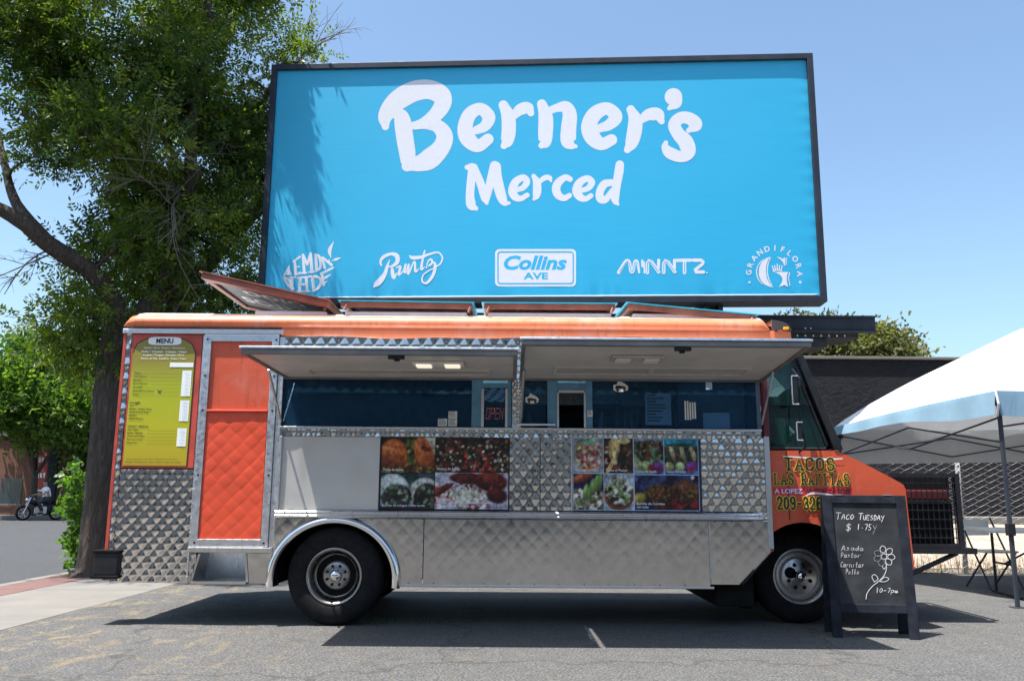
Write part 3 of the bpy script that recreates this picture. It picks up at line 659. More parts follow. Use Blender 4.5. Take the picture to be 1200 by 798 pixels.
# --- wheels
def wheel(cx, cy, cz, dish, label):
    wr = tb('wheel', MB().lathe([(0.0, 0.10), (0.20, 0.10), (0.205, 0.02)], (cx, cy, cz), 'y', 32), M['blackmatte'], label=label)
    ty = MB().lathe([(0.225, 0.01), (0.245, -0.006), (0.27, -0.012), (0.33, -0.012), (0.375, 0.008), (0.392, 0.03), (0.399, 0.045), (0.401, 0.06), (0.401, 0.085), (0.394, 0.088), (0.394, 0.096), (0.401, 0.099), (0.401, 0.121), (0.394, 0.124), (0.394, 0.132), (0.401, 0.135), (0.399, 0.165), (0.36, 0.20), (0.23, 0.20)], (cx, cy, cz), 'y', 64)
    tb('tyre', ty, M['rubber'], wr, smooth=True)
    if dish: prof = [(0.232, 0.012), (0.236, 0.0), (0.231, -0.008), (0.219, -0.004), (0.208, 0.015), (0.196, 0.05), (0.188, 0.085), (0.165, 0.105), (0.12, 0.108), (0.115, 0.085), (0.10, 0.078), (0, 0.078)]
    else: prof = [(0.236, 0.008), (0.240, -0.004), (0.234, -0.014), (0.222, -0.010), (0.212, 0.01), (0.200, 0.04), (0.188, 0.060), (0.176, 0.064), (0.166, 0.050), (0.158, 0.022), (0.150, 0.014), (0.08, 0.012), (0.07, 0.0), (0, 0.0)]
    rm = tb('rim', MB().lathe(prof, (cx, cy, cz), 'y', 48), M['rimbright' if not dish else 'rimsteel'], wr, smooth=True)
    o = 0.06 if dish else -0.03
    hb = tb('hub_cap', MB().lathe([(0.0, o-0.045), (0.025, o-0.043), (0.045, o-0.03), (0.052, o-0.005), (0.055, o+0.05)], (cx, cy, cz), 'y', 24), M['chrome'], wr, smooth=True)
    base = MB().lathe([(0, 0), (0.017, 0), (0.017, -0.012), (0.010, -0.024), (0, -0.026)], (0, 0, 0), 'y', 6); ln = None
    for i in range(8):
        a = math.pi/8+i*math.pi/4; lo = (cx+0.082*math.cos(a)*(1 if dish else 1.25), cy+(0.078 if dish else 0.012), cz+0.082*math.sin(a)*(1 if dish else 1.25))
        b = MB().lathe([(0.0, -0.022), (0.009, -0.02), (0.013, -0.008), (0.013, 0.004)] if dish else [(0, -0.004), (0.017, -0.004), (0.018, 0.004)], lo, 'y', 10); tb('lug_nut_hole_disc', b, M['black'], wr)  # nuts on dished wheels; on the front, black discs painted as dark holes
    return wr
wheel(RW[0], YS+0.02, 0.371, True, 'dished rear wheel below the chrome arch'); wheel(RW[0], YS+0.30, 0.371, True, 'inner rear wheel of the dual pair')
wheel(2.53, YS+0.33, 0.371, False, 'bright steel front wheel beside the chalkboard')
for (x, y) in ((RW[0], 9.32), (RW[0], 9.05), (2.53, 9.2)): 
    wr = tb('wheel', MB().lathe([(0, 0), (0.20, 0), (0.22, 0.03), (0.25, 0), (0.36, 0), (0.398, 0.04), (0.40, 0.1), (0.398, 0.16), (0.36, 0.2), (0.25, 0.2), (0, 0.18)], (x, y, 0.371), 'y', 40), M['rubber'], smooth=True)
# --- roof: profile swept along x
def roof_sec(scale=1.0):
    half = [(7.372, 2.405), (7.352, 2.412), (7.350, 2.47), (7.362, 2.482), (7.318, 2.492), (7.312, 2.53), (7.330, 2.565), (7.375, 2.592), (7.44, 2.607), (7.56, 2.622)]
    return half
half = roof_sec(); ms = MB(); NX = 90
for i in range(NX+1):
    a = i/NX; x = -3.41+a*5.68; e = min(1, min((x+3.41)/0.13, (2.27-x)/0.10)); e = math.sqrt(max(0, 1-(1-e)**2))
    for j, (y, z) in enumerate(half):
        if j <= 3:
            wob = (0.012*math.sin(x*1.9)+0.006*math.sin(x*7.3)) if (j <= 1) else 0
            zz, yy = z+wob, y - (0.012*max(0, math.sin(x*2.3)) if j == 1 else 0)
        else: zz, yy = 2.484+(z-2.484)*max(0.05, e), 7.37+(y-7.37)*(0.3+0.7*e) if y < 7.37 else y
        ms.v.append((x, yy, zz))
k = len(half)
for i in range(NX):
    for j in range(k-1):
        if j < 3 and -3.41+(i+0.5)/NX*5.68 < -2.0: continue
        ms.f.append((i*k+j, (i+1)*k+j, (i+1)*k+j+1, i*k+j+1))
tb('roof_edge', ms, M['orange_roof'], smooth=True)
rt = MB(); prf = [(7.56, 2.620), (7.64, 2.655), (7.75, 2.685), (8.0, 2.71), (8.47, 2.73), (8.95, 2.71), (9.3, 2.66), (9.5, 2.60), (9.6, 2.48)]
rt.grid(lambda a, b: (-3.40+a*5.66, *prf[round(b*(len(prf)-1))]), 20, len(prf)-1); 
rt.box(-3.39, 2.25, 7.45, 9.55, 2.465, 2.50)
tb('roof', rt, M['roofwhite'], smooth=False)
for x0, x1 in ((2.272, 2.42),):
    cpx = MB(); cpx.grid(lambda a, b: (x0+0.17*math.sin(a*math.pi/2), YS-0.05+0.3*b, 2.485+0.105*math.cos(a*math.pi/2)*(1-0.15*(1-b))), 10, 4); cpx.prism([(x0, YS-0.05, 2.485)]+[(x0+0.17*math.sin(t), YS-0.05, 2.485+0.09*math.cos(t)) for t in np.linspace(0, math.pi/2, 9)], (0, 0.012, 0))
    tb('marker_lamp', cpx, M['smoke'], smooth=False)
tb('front_fascia', MB().prism([(2.262, YS-0.02, 2.41), (2.45, YS-0.02, 2.41), (2.445, YS-0.02, 2.482), (2.262, YS-0.02, 2.482)], (0, 2.2, 0)), M['orange_roof'], bevel=0.006)
tb('clearance_lamp', MB().box(2.37, 2.42, YS-0.06, YS, 2.486, 2.512), M['amber'], bevel=0.006)
# --- roof vent lids
def lid(name_label, nl, nr, depth, far_drop, textured=False):
    """board hinged along its right edge; nl/nr near corners (left, right)"""
    nl, nr = Vector(nl), Vector(nr); dy = Vector((0, depth, -far_drop)); ex = (nr-nl); L = ex.length; ex.normalize(); nrm = ex.cross(dy).normalized()
    Tm = lambda s, t, h: nl+ex*s+dy*t+nrm*h
    m = MB(); tk = 0.018
    def bar(s0, s1, t0, t1, h0, h1):
        n = len(m.v); m.v.extend([tuple(Tm(a, b, c)) for c in (h0, h1) for (a, b) in ((s0, t0), (s1, t0), (s1, t1), (s0, t1))])
        for f in ((0, 3, 2, 1), (4, 5, 6, 7), (0, 1, 5, 4), (1, 2, 6, 5), (2, 3, 7, 6), (3, 0, 4, 7)): m.f.append(tuple(n+i for i in f))
    bar(0, L, 0, 0.10, -0.03, 0.02); bar(0, L, 0.90, 1.0, -0.03, 0.02); bar(0, 0.07, 0.10, 0.90, -0.03, 0.02); bar(L-0.07, L, 0.10, 0.90, -0.03, 0.02)
    root = tb('roof_vent_lid', m, M['brown'], label=name_label, bevel=0.004)
    m = MB(); bar(0.07, L-0.07, 0.10, 0.90, -0.005, 0.012); tb('lid_panel', m, M['darkpanel'], root)
    m = MB(); bar(-0.02, L+0.02, -0.02, 1.02, 0.021, 0.030); tb('lid_skin', m, M['cyan'] if not textured else M['brown'], root)
    if textured:
        t = MB(); TT = lambda x, y, l: Tm(x, y, -0.008-l)
        for row, (t0, word) in enumerate(((0.22, 'oioo'), (0.50, 'PITOS'))):
            text(t, lambda x, y, l: TT(L-x, y, l), word, 0.30+0.12*row, t0, w=0.62, h=0.2, bold=0.03, lift=0.001)
        tb('lid_lettering', t, M['paper'], root)
    return root
lid('raised roof vent lid showing its lettered underside', atY(236, 322, 7.55), atY(384, 355, 7.55), 1.3, 0.0, True)
lid('low roof vent lid nearest the raised one', atY(399, 355.5, 7.62), atY(553, 358, 7.62), 0.9, -0.05)
lid('low roof vent lid with a closed neighbour on each side', atY(567, 358, 7.62), atY(721, 359, 7.62), 0.9, -0.05)
lid('roof vent lid sloping towards the cab', atY(736, 358, 7.62), atY(886, 372, 7.62), 0.9, -0.05)
vc = MB()
for u0, u1 in ((300, 384), (405, 548), (572, 716), (740, 880)):
    a, b = atY(u0, 364, 7.70), atY(u1, 364, 7.70); vc.box(a.x, b.x, 7.66, 8.5, 2.60, 2.70)
tb('vent_base', vc, M['roofwhite'], bevel=0.02)
hs = MB()
for (u, v) in ((380, 354), (549, 357), (716, 358), (880, 369), (404, 354), (571, 357)): p = atY(u, v+3, 7.60); hs.tube([p+Vector((0, 0, -0.05)), p+Vector((0.02, 0.02, 0.02))], 0.012, 6)
tb('lid_hinge', hs, M['brown'])
# --- awnings
def awning(x0, x1, zi, zo, yo, label, lit):
    yi = YS-0.015; d = Vector((0, yo-yi, zo-zi)); L = d.length; dn = d.normalized(); nn = Vector((0, -dn.z, dn.y)); 
    if nn.z > 0: nn = -nn      # nn points down
    Tm = lambda x, t, h: Vector((x, yi, zi))+dn*t+nn*h
    def slab(m, xa, xb, ta, tb_, h0, h1):
        n = len(m.v); m.v.extend([tuple(Tm(a, b, c)) for c in (h0, h1) for (a, b) in ((xa, ta), (xb, ta), (xb, tb_), (xa, tb_))])
        for f in ((0, 1, 2, 3), (7, 6, 5, 4), (4, 5, 1, 0), (5, 6, 2, 1), (6, 7, 3, 2), (7, 4, 0, 3)): m.f.append(tuple(n+i for i in f))
        return m
    pan = tb('awning', slab(MB(), x0+0.03, x1-0.03, 0.03, L-0.051, -0.012, 0.012), M['awnwhite'], label=label)
    fm = MB(); e = 0.03
    slab(fm, x0, x1, 0, e, -0.02, 0.03); slab(fm, x0, x1, L-0.05, L-0.006, -0.012, 0.026); slab(fm, x0, x0+e, e, L-0.051, -0.012, 0.026); slab(fm, x1-e, x1, e, L-0.051, -0.012, 0.026)
    tb('awning_frame', fm, M['awnframe'], pan, bevel=0.004); tb('awning_lip', slab(MB(), x0-0.01, x1+0.01, L-0.02, L+0.006, -0.030, -0.013), M['alu'], pan, bevel=0.003)
    tb('awning_skin', slab(MB(), x0+0.005, x1-0.005, 0.005, L-0.005, -0.0355, -0.031), M['steel'], pan)
    rc = MB(); a, b = x0+0.28, x1-0.22
    for (xa, xb, ta, tc) in ((a, b, 0.22, 0.245), (a, b, 0.475, 0.50), (a, a+0.025, 0.245, 0.475), (b-0.025, b, 0.245, 0.475)): slab(rc, xa, xb, ta, tc, 0.0125, 0.024)
    slab(rc, (a+b)/2-0.02, (a+b)/2+0.02, 0.245, 0.475, 0.0125, 0.02)
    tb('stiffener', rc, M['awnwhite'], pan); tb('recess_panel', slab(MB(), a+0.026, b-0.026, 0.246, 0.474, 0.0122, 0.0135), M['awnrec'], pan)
    lx = x0+(1.20 if lit else 0.70); lp = tb('awning_lamp', slab(MB(), lx, lx+0.40, L-0.50, L-0.34, 0.0122, 0.035), M['awnrec' if not lit else 'plasticw'], pan, bevel=0.008, label='lamp fixture under the awning' )
    tb('lamp_lens', slab(slab(MB(), lx+0.03, lx+0.15, L-0.48, L-0.36, 0.034, 0.05), lx+0.25, lx+0.37, L-0.48, L-0.36, 0.034, 0.05), M['lamp'] if lit else M['plasticw'], lp, bevel=0.01)
    xm = x0+(x1-x0)*0.56; tb('awning_latch', slab(slab(MB(), xm-0.06, xm+0.06, L-0.075, L-0.03, 0.0125, 0.05), xm-0.02, xm+0.02, L-0.10, L-0.07, 0.02, 0.06), M['black'], pan, bevel=0.004)
    return pan
awning(-1.968, 0.042, 2.055, 2.070, 6.10, 'serving awning nearest the entry door with a lit twin lamp', True)
awning(0.068, 2.178, 2.055, 2.150, 6.10, 'serving awning nearest the cab, propped slightly higher', False)
gs = MB(); gs.tube([(0.08, YS-0.03, 1.64), (0.10, 6.95, 2.06)], 0.011, 8); gs.tube([(-1.98, YS-0.03, 1.66), (-2.0, 6.95, 2.05)], 0.010, 8); gs.tube([(2.15, YS-0.03, 1.66), (2.15, 6.95, 2.07)], 0.010, 8)
tb('awning_strut', gs, M['galv'])
# --- serving windows
tb('window_post', quilt(MB(), 0.005, 0.085, 1.62, 2.045, YS-0.02, 0.06, 0.06, 0.006, 8), M['quilt'], smooth=True)
tb('window_post', MB().box(0.0, 0.09, YS-0.015, YS+0.03, 1.62, 2.045), M['black'])
def pane(x0, x1, label): return tb('window_pane', MB().quad((x0, YS+0.012, 1.620), (x1, YS+0.012, 1.620), (x1, YS+0.012, 2.045), (x0, YS+0.012, 2.045)), M['glass'], label=label)
p1 = pane(-1.98, -0.30, 'long window pane with the drawn curtain behind'); p2 = pane(0.095, 0.30, 'narrow pane beside the open hatch'); p3 = pane(0.68, 2.125, 'wide pane with papers and bottles behind'); p4 = pane(-0.42+0.155, -0.02, 'hatch pane with the dotted sign')
cu = MB(); cu.grid(lambda a, b: (-1.985+a*1.66, YS+0.10+0.022*math.sin(a*52+2.5*math.sin(b*3))+0.014*math.sin(a*23+b*5)+0.01*math.sin(a*8-b*7), 1.61+b*0.45), 220, 10)
tb('curtain', cu, M['curtain'], smooth=True)
fm = MB()
for x0, x1 in ((-0.345, -0.255), (-0.035, 0.0), (0.31, 0.395), (0.640, 0.700)): fm.box(x0, x1, YS-0.008, YS+0.03, 1.62, 2.045)
tb('window_mullion', fm, M['blueframe'], bevel=0.003)
hf = MB(); hf.box(-0.262, -0.238, YS-0.016, YS+0.02, 1.622, 1.96); hf.box(-0.055, -0.033, YS-0.016, YS+0.02, 1.622, 1.96); hf.box(0.393, 0.410, YS-0.016, YS+0.02, 1.622, 1.945); hf.box(0.625, 0.642, YS-0.016, YS+0.02, 1.622, 1.945); hf.box(0.393, 0.642, YS-0.016, YS+0.02, 1.925, 1.950)
tb('hatch_frame', hf, M['alu'], bevel=0.003)
tb('hatch_header', MB().box(0.395, 0.64, YS-0.004, YS+0.02, 1.952, 2.045).box(-0.26, -0.035, YS-0.004, YS+0.02, 1.965, 2.045), M['blueframe'])
op = tb('open_sign', MB().box(-0.235, -0.058, YS+0.03, YS+0.05, 1.64, 1.86), M['black'], label='dotted letter board behind the hatch pane')
tb('crumpled_film', MB().grid(lambda a, b: (-0.236+a*0.18, YS+0.028+0.008*math.sin(a*13+b*9)*math.sin(b*17), 1.845+b*0.12), 16, 12), M['steel'], op, smooth=True)
lt = MB(); LT = lambda x, z, l: (x, YS+0.028-l, z)
def dots(seg):
    for (a, b, c, d, nn_) in seg:
        for i in range(nn_):
            t = i/(nn_-1); lt.poly([LT(a+(c-a)*t+0.0035*math.cos(q), b+(d-b)*t+0.0035*math.sin(q), 0.0) for q in np.linspace(0, 2*math.pi, 6, endpoint=False)])
xo = -0.222
for ch_ in 'OPEN':
    h0, h1, w_ = 1.70, 1.79, 0.026
    sg = {'O': [(0, 0, 0, 1), (1, 0, 1, 1), (0, 0, 1, 0), (0, 1, 1, 1)], 'P': [(0, 0, 0, 1), (0, 1, 1, 1), (1, 1, 1, .5), (0, .5, 1, .5)], 'E': [(0, 0, 0, 1), (0, 1, 1, 1), (0, .5, 1, .5), (0, 0, 1, 0)], 'N': [(0, 0, 0, 1), (0, 1, 1, 0), (1, 0, 1, 1)]}[ch_]
    dots([(xo+a*w_+0.01*b, h0+b*(h1-h0), xo+c*w_+0.01*d, h0+d*(h1-h0), 6 if a != c else 9) for a, b, c, d in sg]); xo += 0.039
tb('dotted_lettering', lt, M['led'], op)
# stickers and papers on the glass
def sticker(x0, x1, z0, z1, y, mt, lines=0, name='sticker', label=None, lw=0.6):
    s = tb(name, MB().box(x0, x1, y-0.0015, y, z0, z1), mt, label=label)
    if lines:
        m = MB(); hh = (z1-z0)/(lines+1)
        for i in range(lines):
            zc = z1-hh*(i+0.8); ln = (x1-x0)*random.uniform(lw, 0.85)
            m.quad((x0+(x1-x0)*0.08, y-0.003, zc), (x0+(x1-x0)*0.08+ln, y-0.003, zc), (x0+(x1-x0)*0.08+ln, y-0.003, zc+hh*0.35), (x0+(x1-x0)*0.08, y-0.003, zc+hh*0.35))
        tb('sticker_lettering', m, M['ink'], s)
    return s
G = YS+0.010
sticker(-0.635, -0.555, 1.630, 1.695, G, M['paper'], 3); sticker(-0.545, -0.470, 1.630, 1.695, G, M['paper'], 3); sticker(-0.545, -0.470, 1.700, 1.760, G, M['paper'], 3)
sticker(0.655, 0.70, 1.72, 1.775, YS-0.010, M['paper'], 3)
sticker(1.16, 1.385, 1.655, 1.93, YS+0.02, M['paper'], 9, 'paper_notice', 'tall paper notice behind the wide pane', 0.3)
sticker(1.66, 1.89, 1.625, 1.765, YS+0.02, M['paper'], 0, 'paper_notice', 'blank paper notice in the pane corner')
sticker(1.69, 1.745, 1.965, 2.03, G, M['blueprint'], 0)
m = MB()
for i in range(5): m.box(1.50+i*0.021, 1.513+i*0.021, G-0.0015, G, 1.70+0.01*(i > 2), 1.865-0.012*(i > 1))
tb('sticker', m, M['paper'])
m = MB(); T2 = lambda x, z, l: (x, G-0.001-l, z)      # small van drawing
for ox, oz, sc in ((0.885, 1.955, 1.0), (0.12, 1.845, 0.9)):
    m.poly([T2(ox+sc*a, oz+sc*b, 0) for a, b in ((0, 0), (0, 0.045), (0.03, 0.05), (0.045, 0.085), (0.075, 0.07), (0.11, 0.05), (0.13, 0.03), (0.125, 0.0), (0.09, -0.015), (0.03, -0.015))])
vs = tb('van_sticker', m, M['paper']); m = MB()
for ox, oz, sc in ((0.885, 1.955, 1.0), (0.12, 1.845, 0.9)):
    m.poly([T2(ox+sc*a, oz+sc*b, 0.001) for a, b in ((0.018, 0.012), (0.02, 0.035), (0.05, 0.04), (0.10, 0.03), (0.115, 0.012))])
    for wx in (0.035, 0.095): m.poly([T2(ox+sc*(wx+0.012*math.cos(q)), oz+sc*(0.0+0.012*math.sin(q)), 0.002) for q in np.linspace(0, 6.28, 10, endpoint=False)])
tb('sticker_drawing', m, M['ink'], vs)
# bottles and counter inside
tb('counter', MB().box(0.3, 2.1, YS+0.08, YS+0.45, 1.48, 1.60).box(-1.9, 2.1, 9.0, 9.45, 1.2, 1.26).box(-1.9, 2.1, 9.2, 9.45, 1.7, 1.74), M['steel'])
for i, (x, c, h) in enumerate(((0.93, 'smoke', 0.22), (1.0, 'smoke', 0.24), (1.06, 'leafbot', 0.2), (1.11, 'redgen', 0.23), (0.80, 'blueframe', 0.18), (1.45, 'smoke', 0.2))):
    if c == 'leafbot': M['leafbot'] = simple('green_glass', (0.03, 0.12, 0.04), 0.15, coat=0.5)
    tb('sauce_bottle', MB().lathe([(0, 0), (0.03, 0), (0.032, 0.01), (0.032, h*0.55), (0.014, h*0.75), (0.012, h), (0, h)], (x, YS+0.16, 1.60), 'z', 14), M[c], smooth=True)
tb('hood', MB().box(-0.3, 1.9, 8.6, 9.4, 1.95, 2.38), M['steel'])
tb('shelf', MB().box(0.72, 0.98, YS+0.25, YS+0.5, 1.86, 1.88).box(1.5, 2.1, YS+0.3, YS+0.34, 1.6, 2.3), M['interior'])
# hatch shelf
tb('hatch_shelf', MB().prism([(0.06, YS-0.03, 1.632), (0.06, YS-0.18, 1.628), (0.38, YS-0.03, 1.640)], (0, 0, 0.014)), M['alu'])
# --- cab
YC = YS+0.012
cabp = [(2.22, 0.62), (2.24, 0.66)]
arch = [(2.475+0.44*math.cos(a), 0.40+0.44*math.sin(a)) for a in np.linspace(math.pi*0.86, 0.02, 18)]
side = [(2.216, 0.60), (2.216, 1.443), (2.80, 1.446), (2.93, 1.385), (3.10, 1.30), (3.325, 1.178), (3.352, 1.158), (3.366, 1.125), (3.372, 0.95), (3.392, 0.50), (3.37, 0.42), (2.895, 0.42)] + arch[::-1][1:] 
cs = MB().prism([(x, YC, z) for x, z in side][::-1], (0, 0.02, 0))
tb('cab_far_side', MB().prism([(x, 9.5, z) for x, z in side], (0, 0.02, 0)), M['orange'])
cab = tb('cab', cs, M['orange'], label='orange cab side and sloping hood')
hd = MB(); top = side[2:11]
for (xa, za), (xb, zb) in zip(top[:-1], top[1:]):
    hd.quad((xa, YC+0.001, za), (xb, YC+0.001, zb), (xb, 9.52, zb), (xa, 9.52, za))
tb('hood_skin', hd, M['orange'], cab, smooth=True)
tb('front_wheel_well', MB().grid(lambda a, b: (2.475+0.44*math.cos(math.pi*(0.9-0.9*a)), YC+0.02+b*0.75, 0.40+0.44*math.sin(math.pi*(0.9-0.9*a))), 24, 1), M['blackmatte'], cab)
tb('front_valance', MB().box(3.2, 3.385, YC+0.03, 9.48, 0.30, 0.55), M['black'], cab)
# crash seams on the door
tb('door_gap', MB().box(2.36, 2.366, YC-0.003, YC, 0.86, 1.44), M['black'], cab)
tb('cab_post', MB().box(2.172, 2.225, YC-0.02, YC+0.05, 1.445, 2.41), M['maroon'], bevel=0.012)
tb('cab_window', MB().poly([(2.232, YC+0.02, 1.462), (2.715, YC+0.02, 1.462), (2.728, YC+0.02, 1.49), (2.44, YC+0.02, 2.30), (2.232, YC+0.02, 2.30)]), M['cabglass'], label='green tinted cab side window')
wf = MB(); wp = [(2.232, 1.462), (2.70, 1.462), (2.722, 1.49), (2.45, 2.25), (2.43, 2.30), (2.232, 2.30)]
wf.tube([(x, YC+0.012, z) for x, z in wp], 0.012, 6); wf.box(2.228, 2.60, YC+0.0, YC+0.02, 1.835, 1.842); tb('window_gasket', wf, M['black'])
ap = MB(); ap.prism([(2.475, YC-0.01, 2.30), (2.545, YC-0.01, 2.30), (2.855, YC-0.01, 1.455), (2.775, YC-0.01, 1.455)], (0, 0.07, 0)); tb('windscreen_pillar', ap, M['black'], bevel=0.008)
ap = MB(); ap.prism([(2.475, 9.45, 2.30), (2.545, 9.45, 2.30), (2.855, 9.45, 1.455), (2.775, 9.45, 1.455)], (0, 0.07, 0)); tb('windscreen_pillar', ap, M['black'])
tb('windscreen_trim', MB().tube([(2.54, YC+0.04, 2.28), (2.60, YC+0.05, 2.10), (2.68, YC+0.05, 1.93), (2.70, YC+0.05, 1.80), (2.80, YC+0.05, 1.52)], 0.012, 6), M['galv'])
tb('windscreen', MB().quad((2.55, YC+0.06, 2.29), (2.85, YC+0.06, 1.46), (2.85, 9.45, 1.46), (2.55, 9.45, 2.29)), M['cabglass'])
tb('cab_roof', MB().box(2.17, 2.52, YC+0.0, 9.52, 2.30, 2.41), M['orange'])
tb('cab_interior', MB().box(2.30, 2.52, 7.75, 8.2, 1.0, 1.95).box(2.30, 2.52, 8.75, 9.2, 1.0, 1.95).box(2.2, 3.1, 7.5, 9.4, 0.95, 1.0).box(2.62, 2.82, 7.5, 9.4, 1.30, 1.44).box(2.22, 2.80, 9.47, 9.49, 0.9, 1.5), M['blackmatte'])
tb('seat_cover', MB().box(2.38, 2.46, YC+0.25, YC+0.45, 1.50, 1.75), simple('green_cloth', (0.05, 0.22, 0.05), 0.7), bevel=0.03)
def mirror(u0, v0, u1, v1):
    a, b = atY(u0, v0, YC-0.12), atY(u1, v1, YC-0.12)
    r_ = tb('mirror', MB().box(a.x, b.x, YC-0.15, YC-0.10, b.z, a.z), M['black'], bevel=0.012)
    t = MB(); q = 0.0055; t.tube([(a.x, YC-0.15, a.z), (a.x, YC-0.15, b.z)], q, 6); t.tube([(a.x, YC-0.15, a.z), (b.x, YC-0.15, a.z)], q, 6); t.tube([(a.x, YC-0.15, b.z), (b.x, YC-0.15, b.z)], q, 6)
    tb('mirror_rim', t, M['alu'], r_); return r_
mirror(926, 441, 935, 474); mirror(932, 495, 940, 516)
a, b, c = atY(930, 430, YC-0.1), atY(937, 490, YC-0.12), atY(941, 524, YC-0.02)
tb('mirror_arm', MB().tube([(a.x+0.02, YC, a.z), (a.x+0.045, YC-0.11, a.z-0.1), (b.x, YC-0.12, b.z), (c.x, YC-0.1, c.z), (c.x-0.03, YC, 1.43)], 0.008, 6), M['black'])
# --- cab lettering (slab letters with yellow outline)
SF = {  # strokes in a unit box, serifs added separately
 'T': [[(0, 1), (1, 1)], [(.5, 0), (.5, 1)]], 'A': [[(.05, 0), (.5, 1), (.95, 0)], [(.25, .33), (.75, .33)]], 'C': [[(.95, .75), (.8, .97), (.5, 1), (.15, .9), (.08, .5), (.15, .1), (.5, 0), (.8, .03), (.95, .25)]],
 'O': [[(.5, 1), (.12, .85), (.08, .5), (.12, .15), (.5, 0), (.88, .15), (.92, .5), (.88, .85), (.5, 1)]], 'S': [[(.9, .78), (.75, .97), (.4, 1), (.1, .82), (.2, .58), (.8, .42), (.92, .2), (.65, .01), (.3, .02), (.08, .24)]],
 'L': [[(.2, 1), (.2, 0), (.95, 0), (.95, .25)]], 'R': [[(.2, 0), (.2, 1), (.7, 1), (.9, .78), (.7, .52), (.2, .52)], [(.55, .52), (.95, 0)]], 'N': [[(.15, 0), (.15, 1), (.85, 0), (.85, 1)]], 'I': [[(.5, 0), (.5, 1)]],
 '2': [[(.1, .75), (.25, .97), (.6, 1), (.88, .8), (.75, .5), (.1, .02), (.95, .02)]], '0': [[(.5, 1), (.15, .8), (.1, .5), (.15, .2), (.5, 0), (.85, .2), (.9, .5), (.85, .8), (.5, 1)]],
 '9': [[(.88, .6), (.5, .45), (.12, .6), (.15, .88), (.5, 1), (.85, .9), (.88, .5), (.75, .1), (.4, 0), (.15, .1)]], '3': [[(.1, .85), (.4, 1), (.85, .85), (.75, .58), (.4, .52), (.8, .45), (.9, .15), (.5, 0), (.1, .12)]],
 '6': [[(.85, .9), (.5, 1), (.2, .85), (.1, .4), (.2, .08), (.55, 0), (.88, .15), (.85, .45), (.5, .55), (.15, .42)]], '-': [[(.15, .45), (.85, .45)]], '7': [[(.1, .98), (.92, .98), (.45, 0)]], '5': [[(.88, .98), (.2, .98), (.15, .55), (.6, .6), (.9, .35), (.7, .03), (.3, 0), (.08, .15)]]}
SER = {'T': [(.3, .7, 0)], 'A': [(-.1, .22, 0), (.75, 1.1, 0)], 'L': [(.02, .4, 1), (.02, .3, 0)], 'R': [(.0, .4, 0), (.02, .3, 1), (.8, 1.08, 0)], 'N': [(0, .32, 0), (-.02, .25, 1), (.68, 1.02, 1)], 'I': [(.2, .8, 0), (.2, .8, 1)]}
def slabword(word, x0, x1, z0, z1, lw, dark, light, gap=0.22, y=YC-0.003):
    n = len(word); cw = (x1-x0)/(n+gap*(n-1)); md, ml = MB(), MB(); T = lambda a, b, l: (a, y-l, b)
    for i, chh in enumerate(word):
        if chh == ' ': continue
        ox = x0+i*cw*(1+gap); st_ = []
        for s in SF[chh]: st_.append([(ox+p[0]*cw, z0+p[1]*(z1-z0)) for p in s])
        for a, b, q in SER.get(chh, []): st_.append([(ox+a*cw, z0+q*(z1-z0)), (ox+b*cw, z0+q*(z1-z0))])
        for s in st_:
            sm = len(s) > 4
            strokes(ml, T, [[(a, b, lw*1.7) for a, b in s]], sm, 6, 0.0, 0.0001); strokes(md, T, [[(a, b, lw) for a, b in s]], sm, 6, 0.0045, 0.0001)
    return md, ml
letters_d, letters_y = MB(), MB()
def addm(a, b):
    n = len(a.v); a.v += b.v; a.f += [tuple(i+n for i in f) for f in b.f]
for wd, x0, x1, z0, z1, lw in (('TACOS', 2.345, 2.765, 1.282, 1.378, 0.0085), ('LAS', 2.245, 2.41, 1.158, 1.246, 0.0070), ('RANITAS', 2.478, 2.885, 1.158, 1.246, 0.0070), ('209-326-5777', 2.265, 2.915, 0.952, 1.050, 0.0085)):
    d_, l_ = slabword(wd, x0, x1, z0, z1, lw, None, None, 0.42); tb('cab_lettering', d_, M['ink'], cab); tb('lettering_outline', l_, M['yellow'], cab)
dc = MB().quad((2.235, YC-0.0015, 1.070), (2.905, YC-0.0015, 1.070), (2.905, YC-0.0015, 1.130), (2.235, YC-0.0015, 1.130)); tb('decal_band', dc, M['redprint'], cab)
m = MB(); TC = lambda x, z, l: (x, YC-0.002-l, z); text(m, TC, 'A LOPEZ', 2.245, 1.080, w=0.24, h=0.042, bold=0.02); tb('decal_lettering', m, M['blueprint'], cab)
m = MB(); text(m, TC, 'WINTON CA 95388', 2.50, 1.080, w=0.39, h=0.042, bold=0.02); tb('decal_lettering', m, M['ink'], cab)
m = MB(); TP = lambda x, z, l: (x, YC-0.006-l, z)   # peeling decal edge
strokes(m, TP, [[(2.33, 1.395, .003), (2.5, 1.385, .006), (2.65, 1.37, .010), (2.84, 1.378, .004)], [(2.50, 1.06, .003), (2.58, 1.085, .008), (2.75, 1.07, .004)]]); tb('peeling_decal', m, M['paper'], cab)
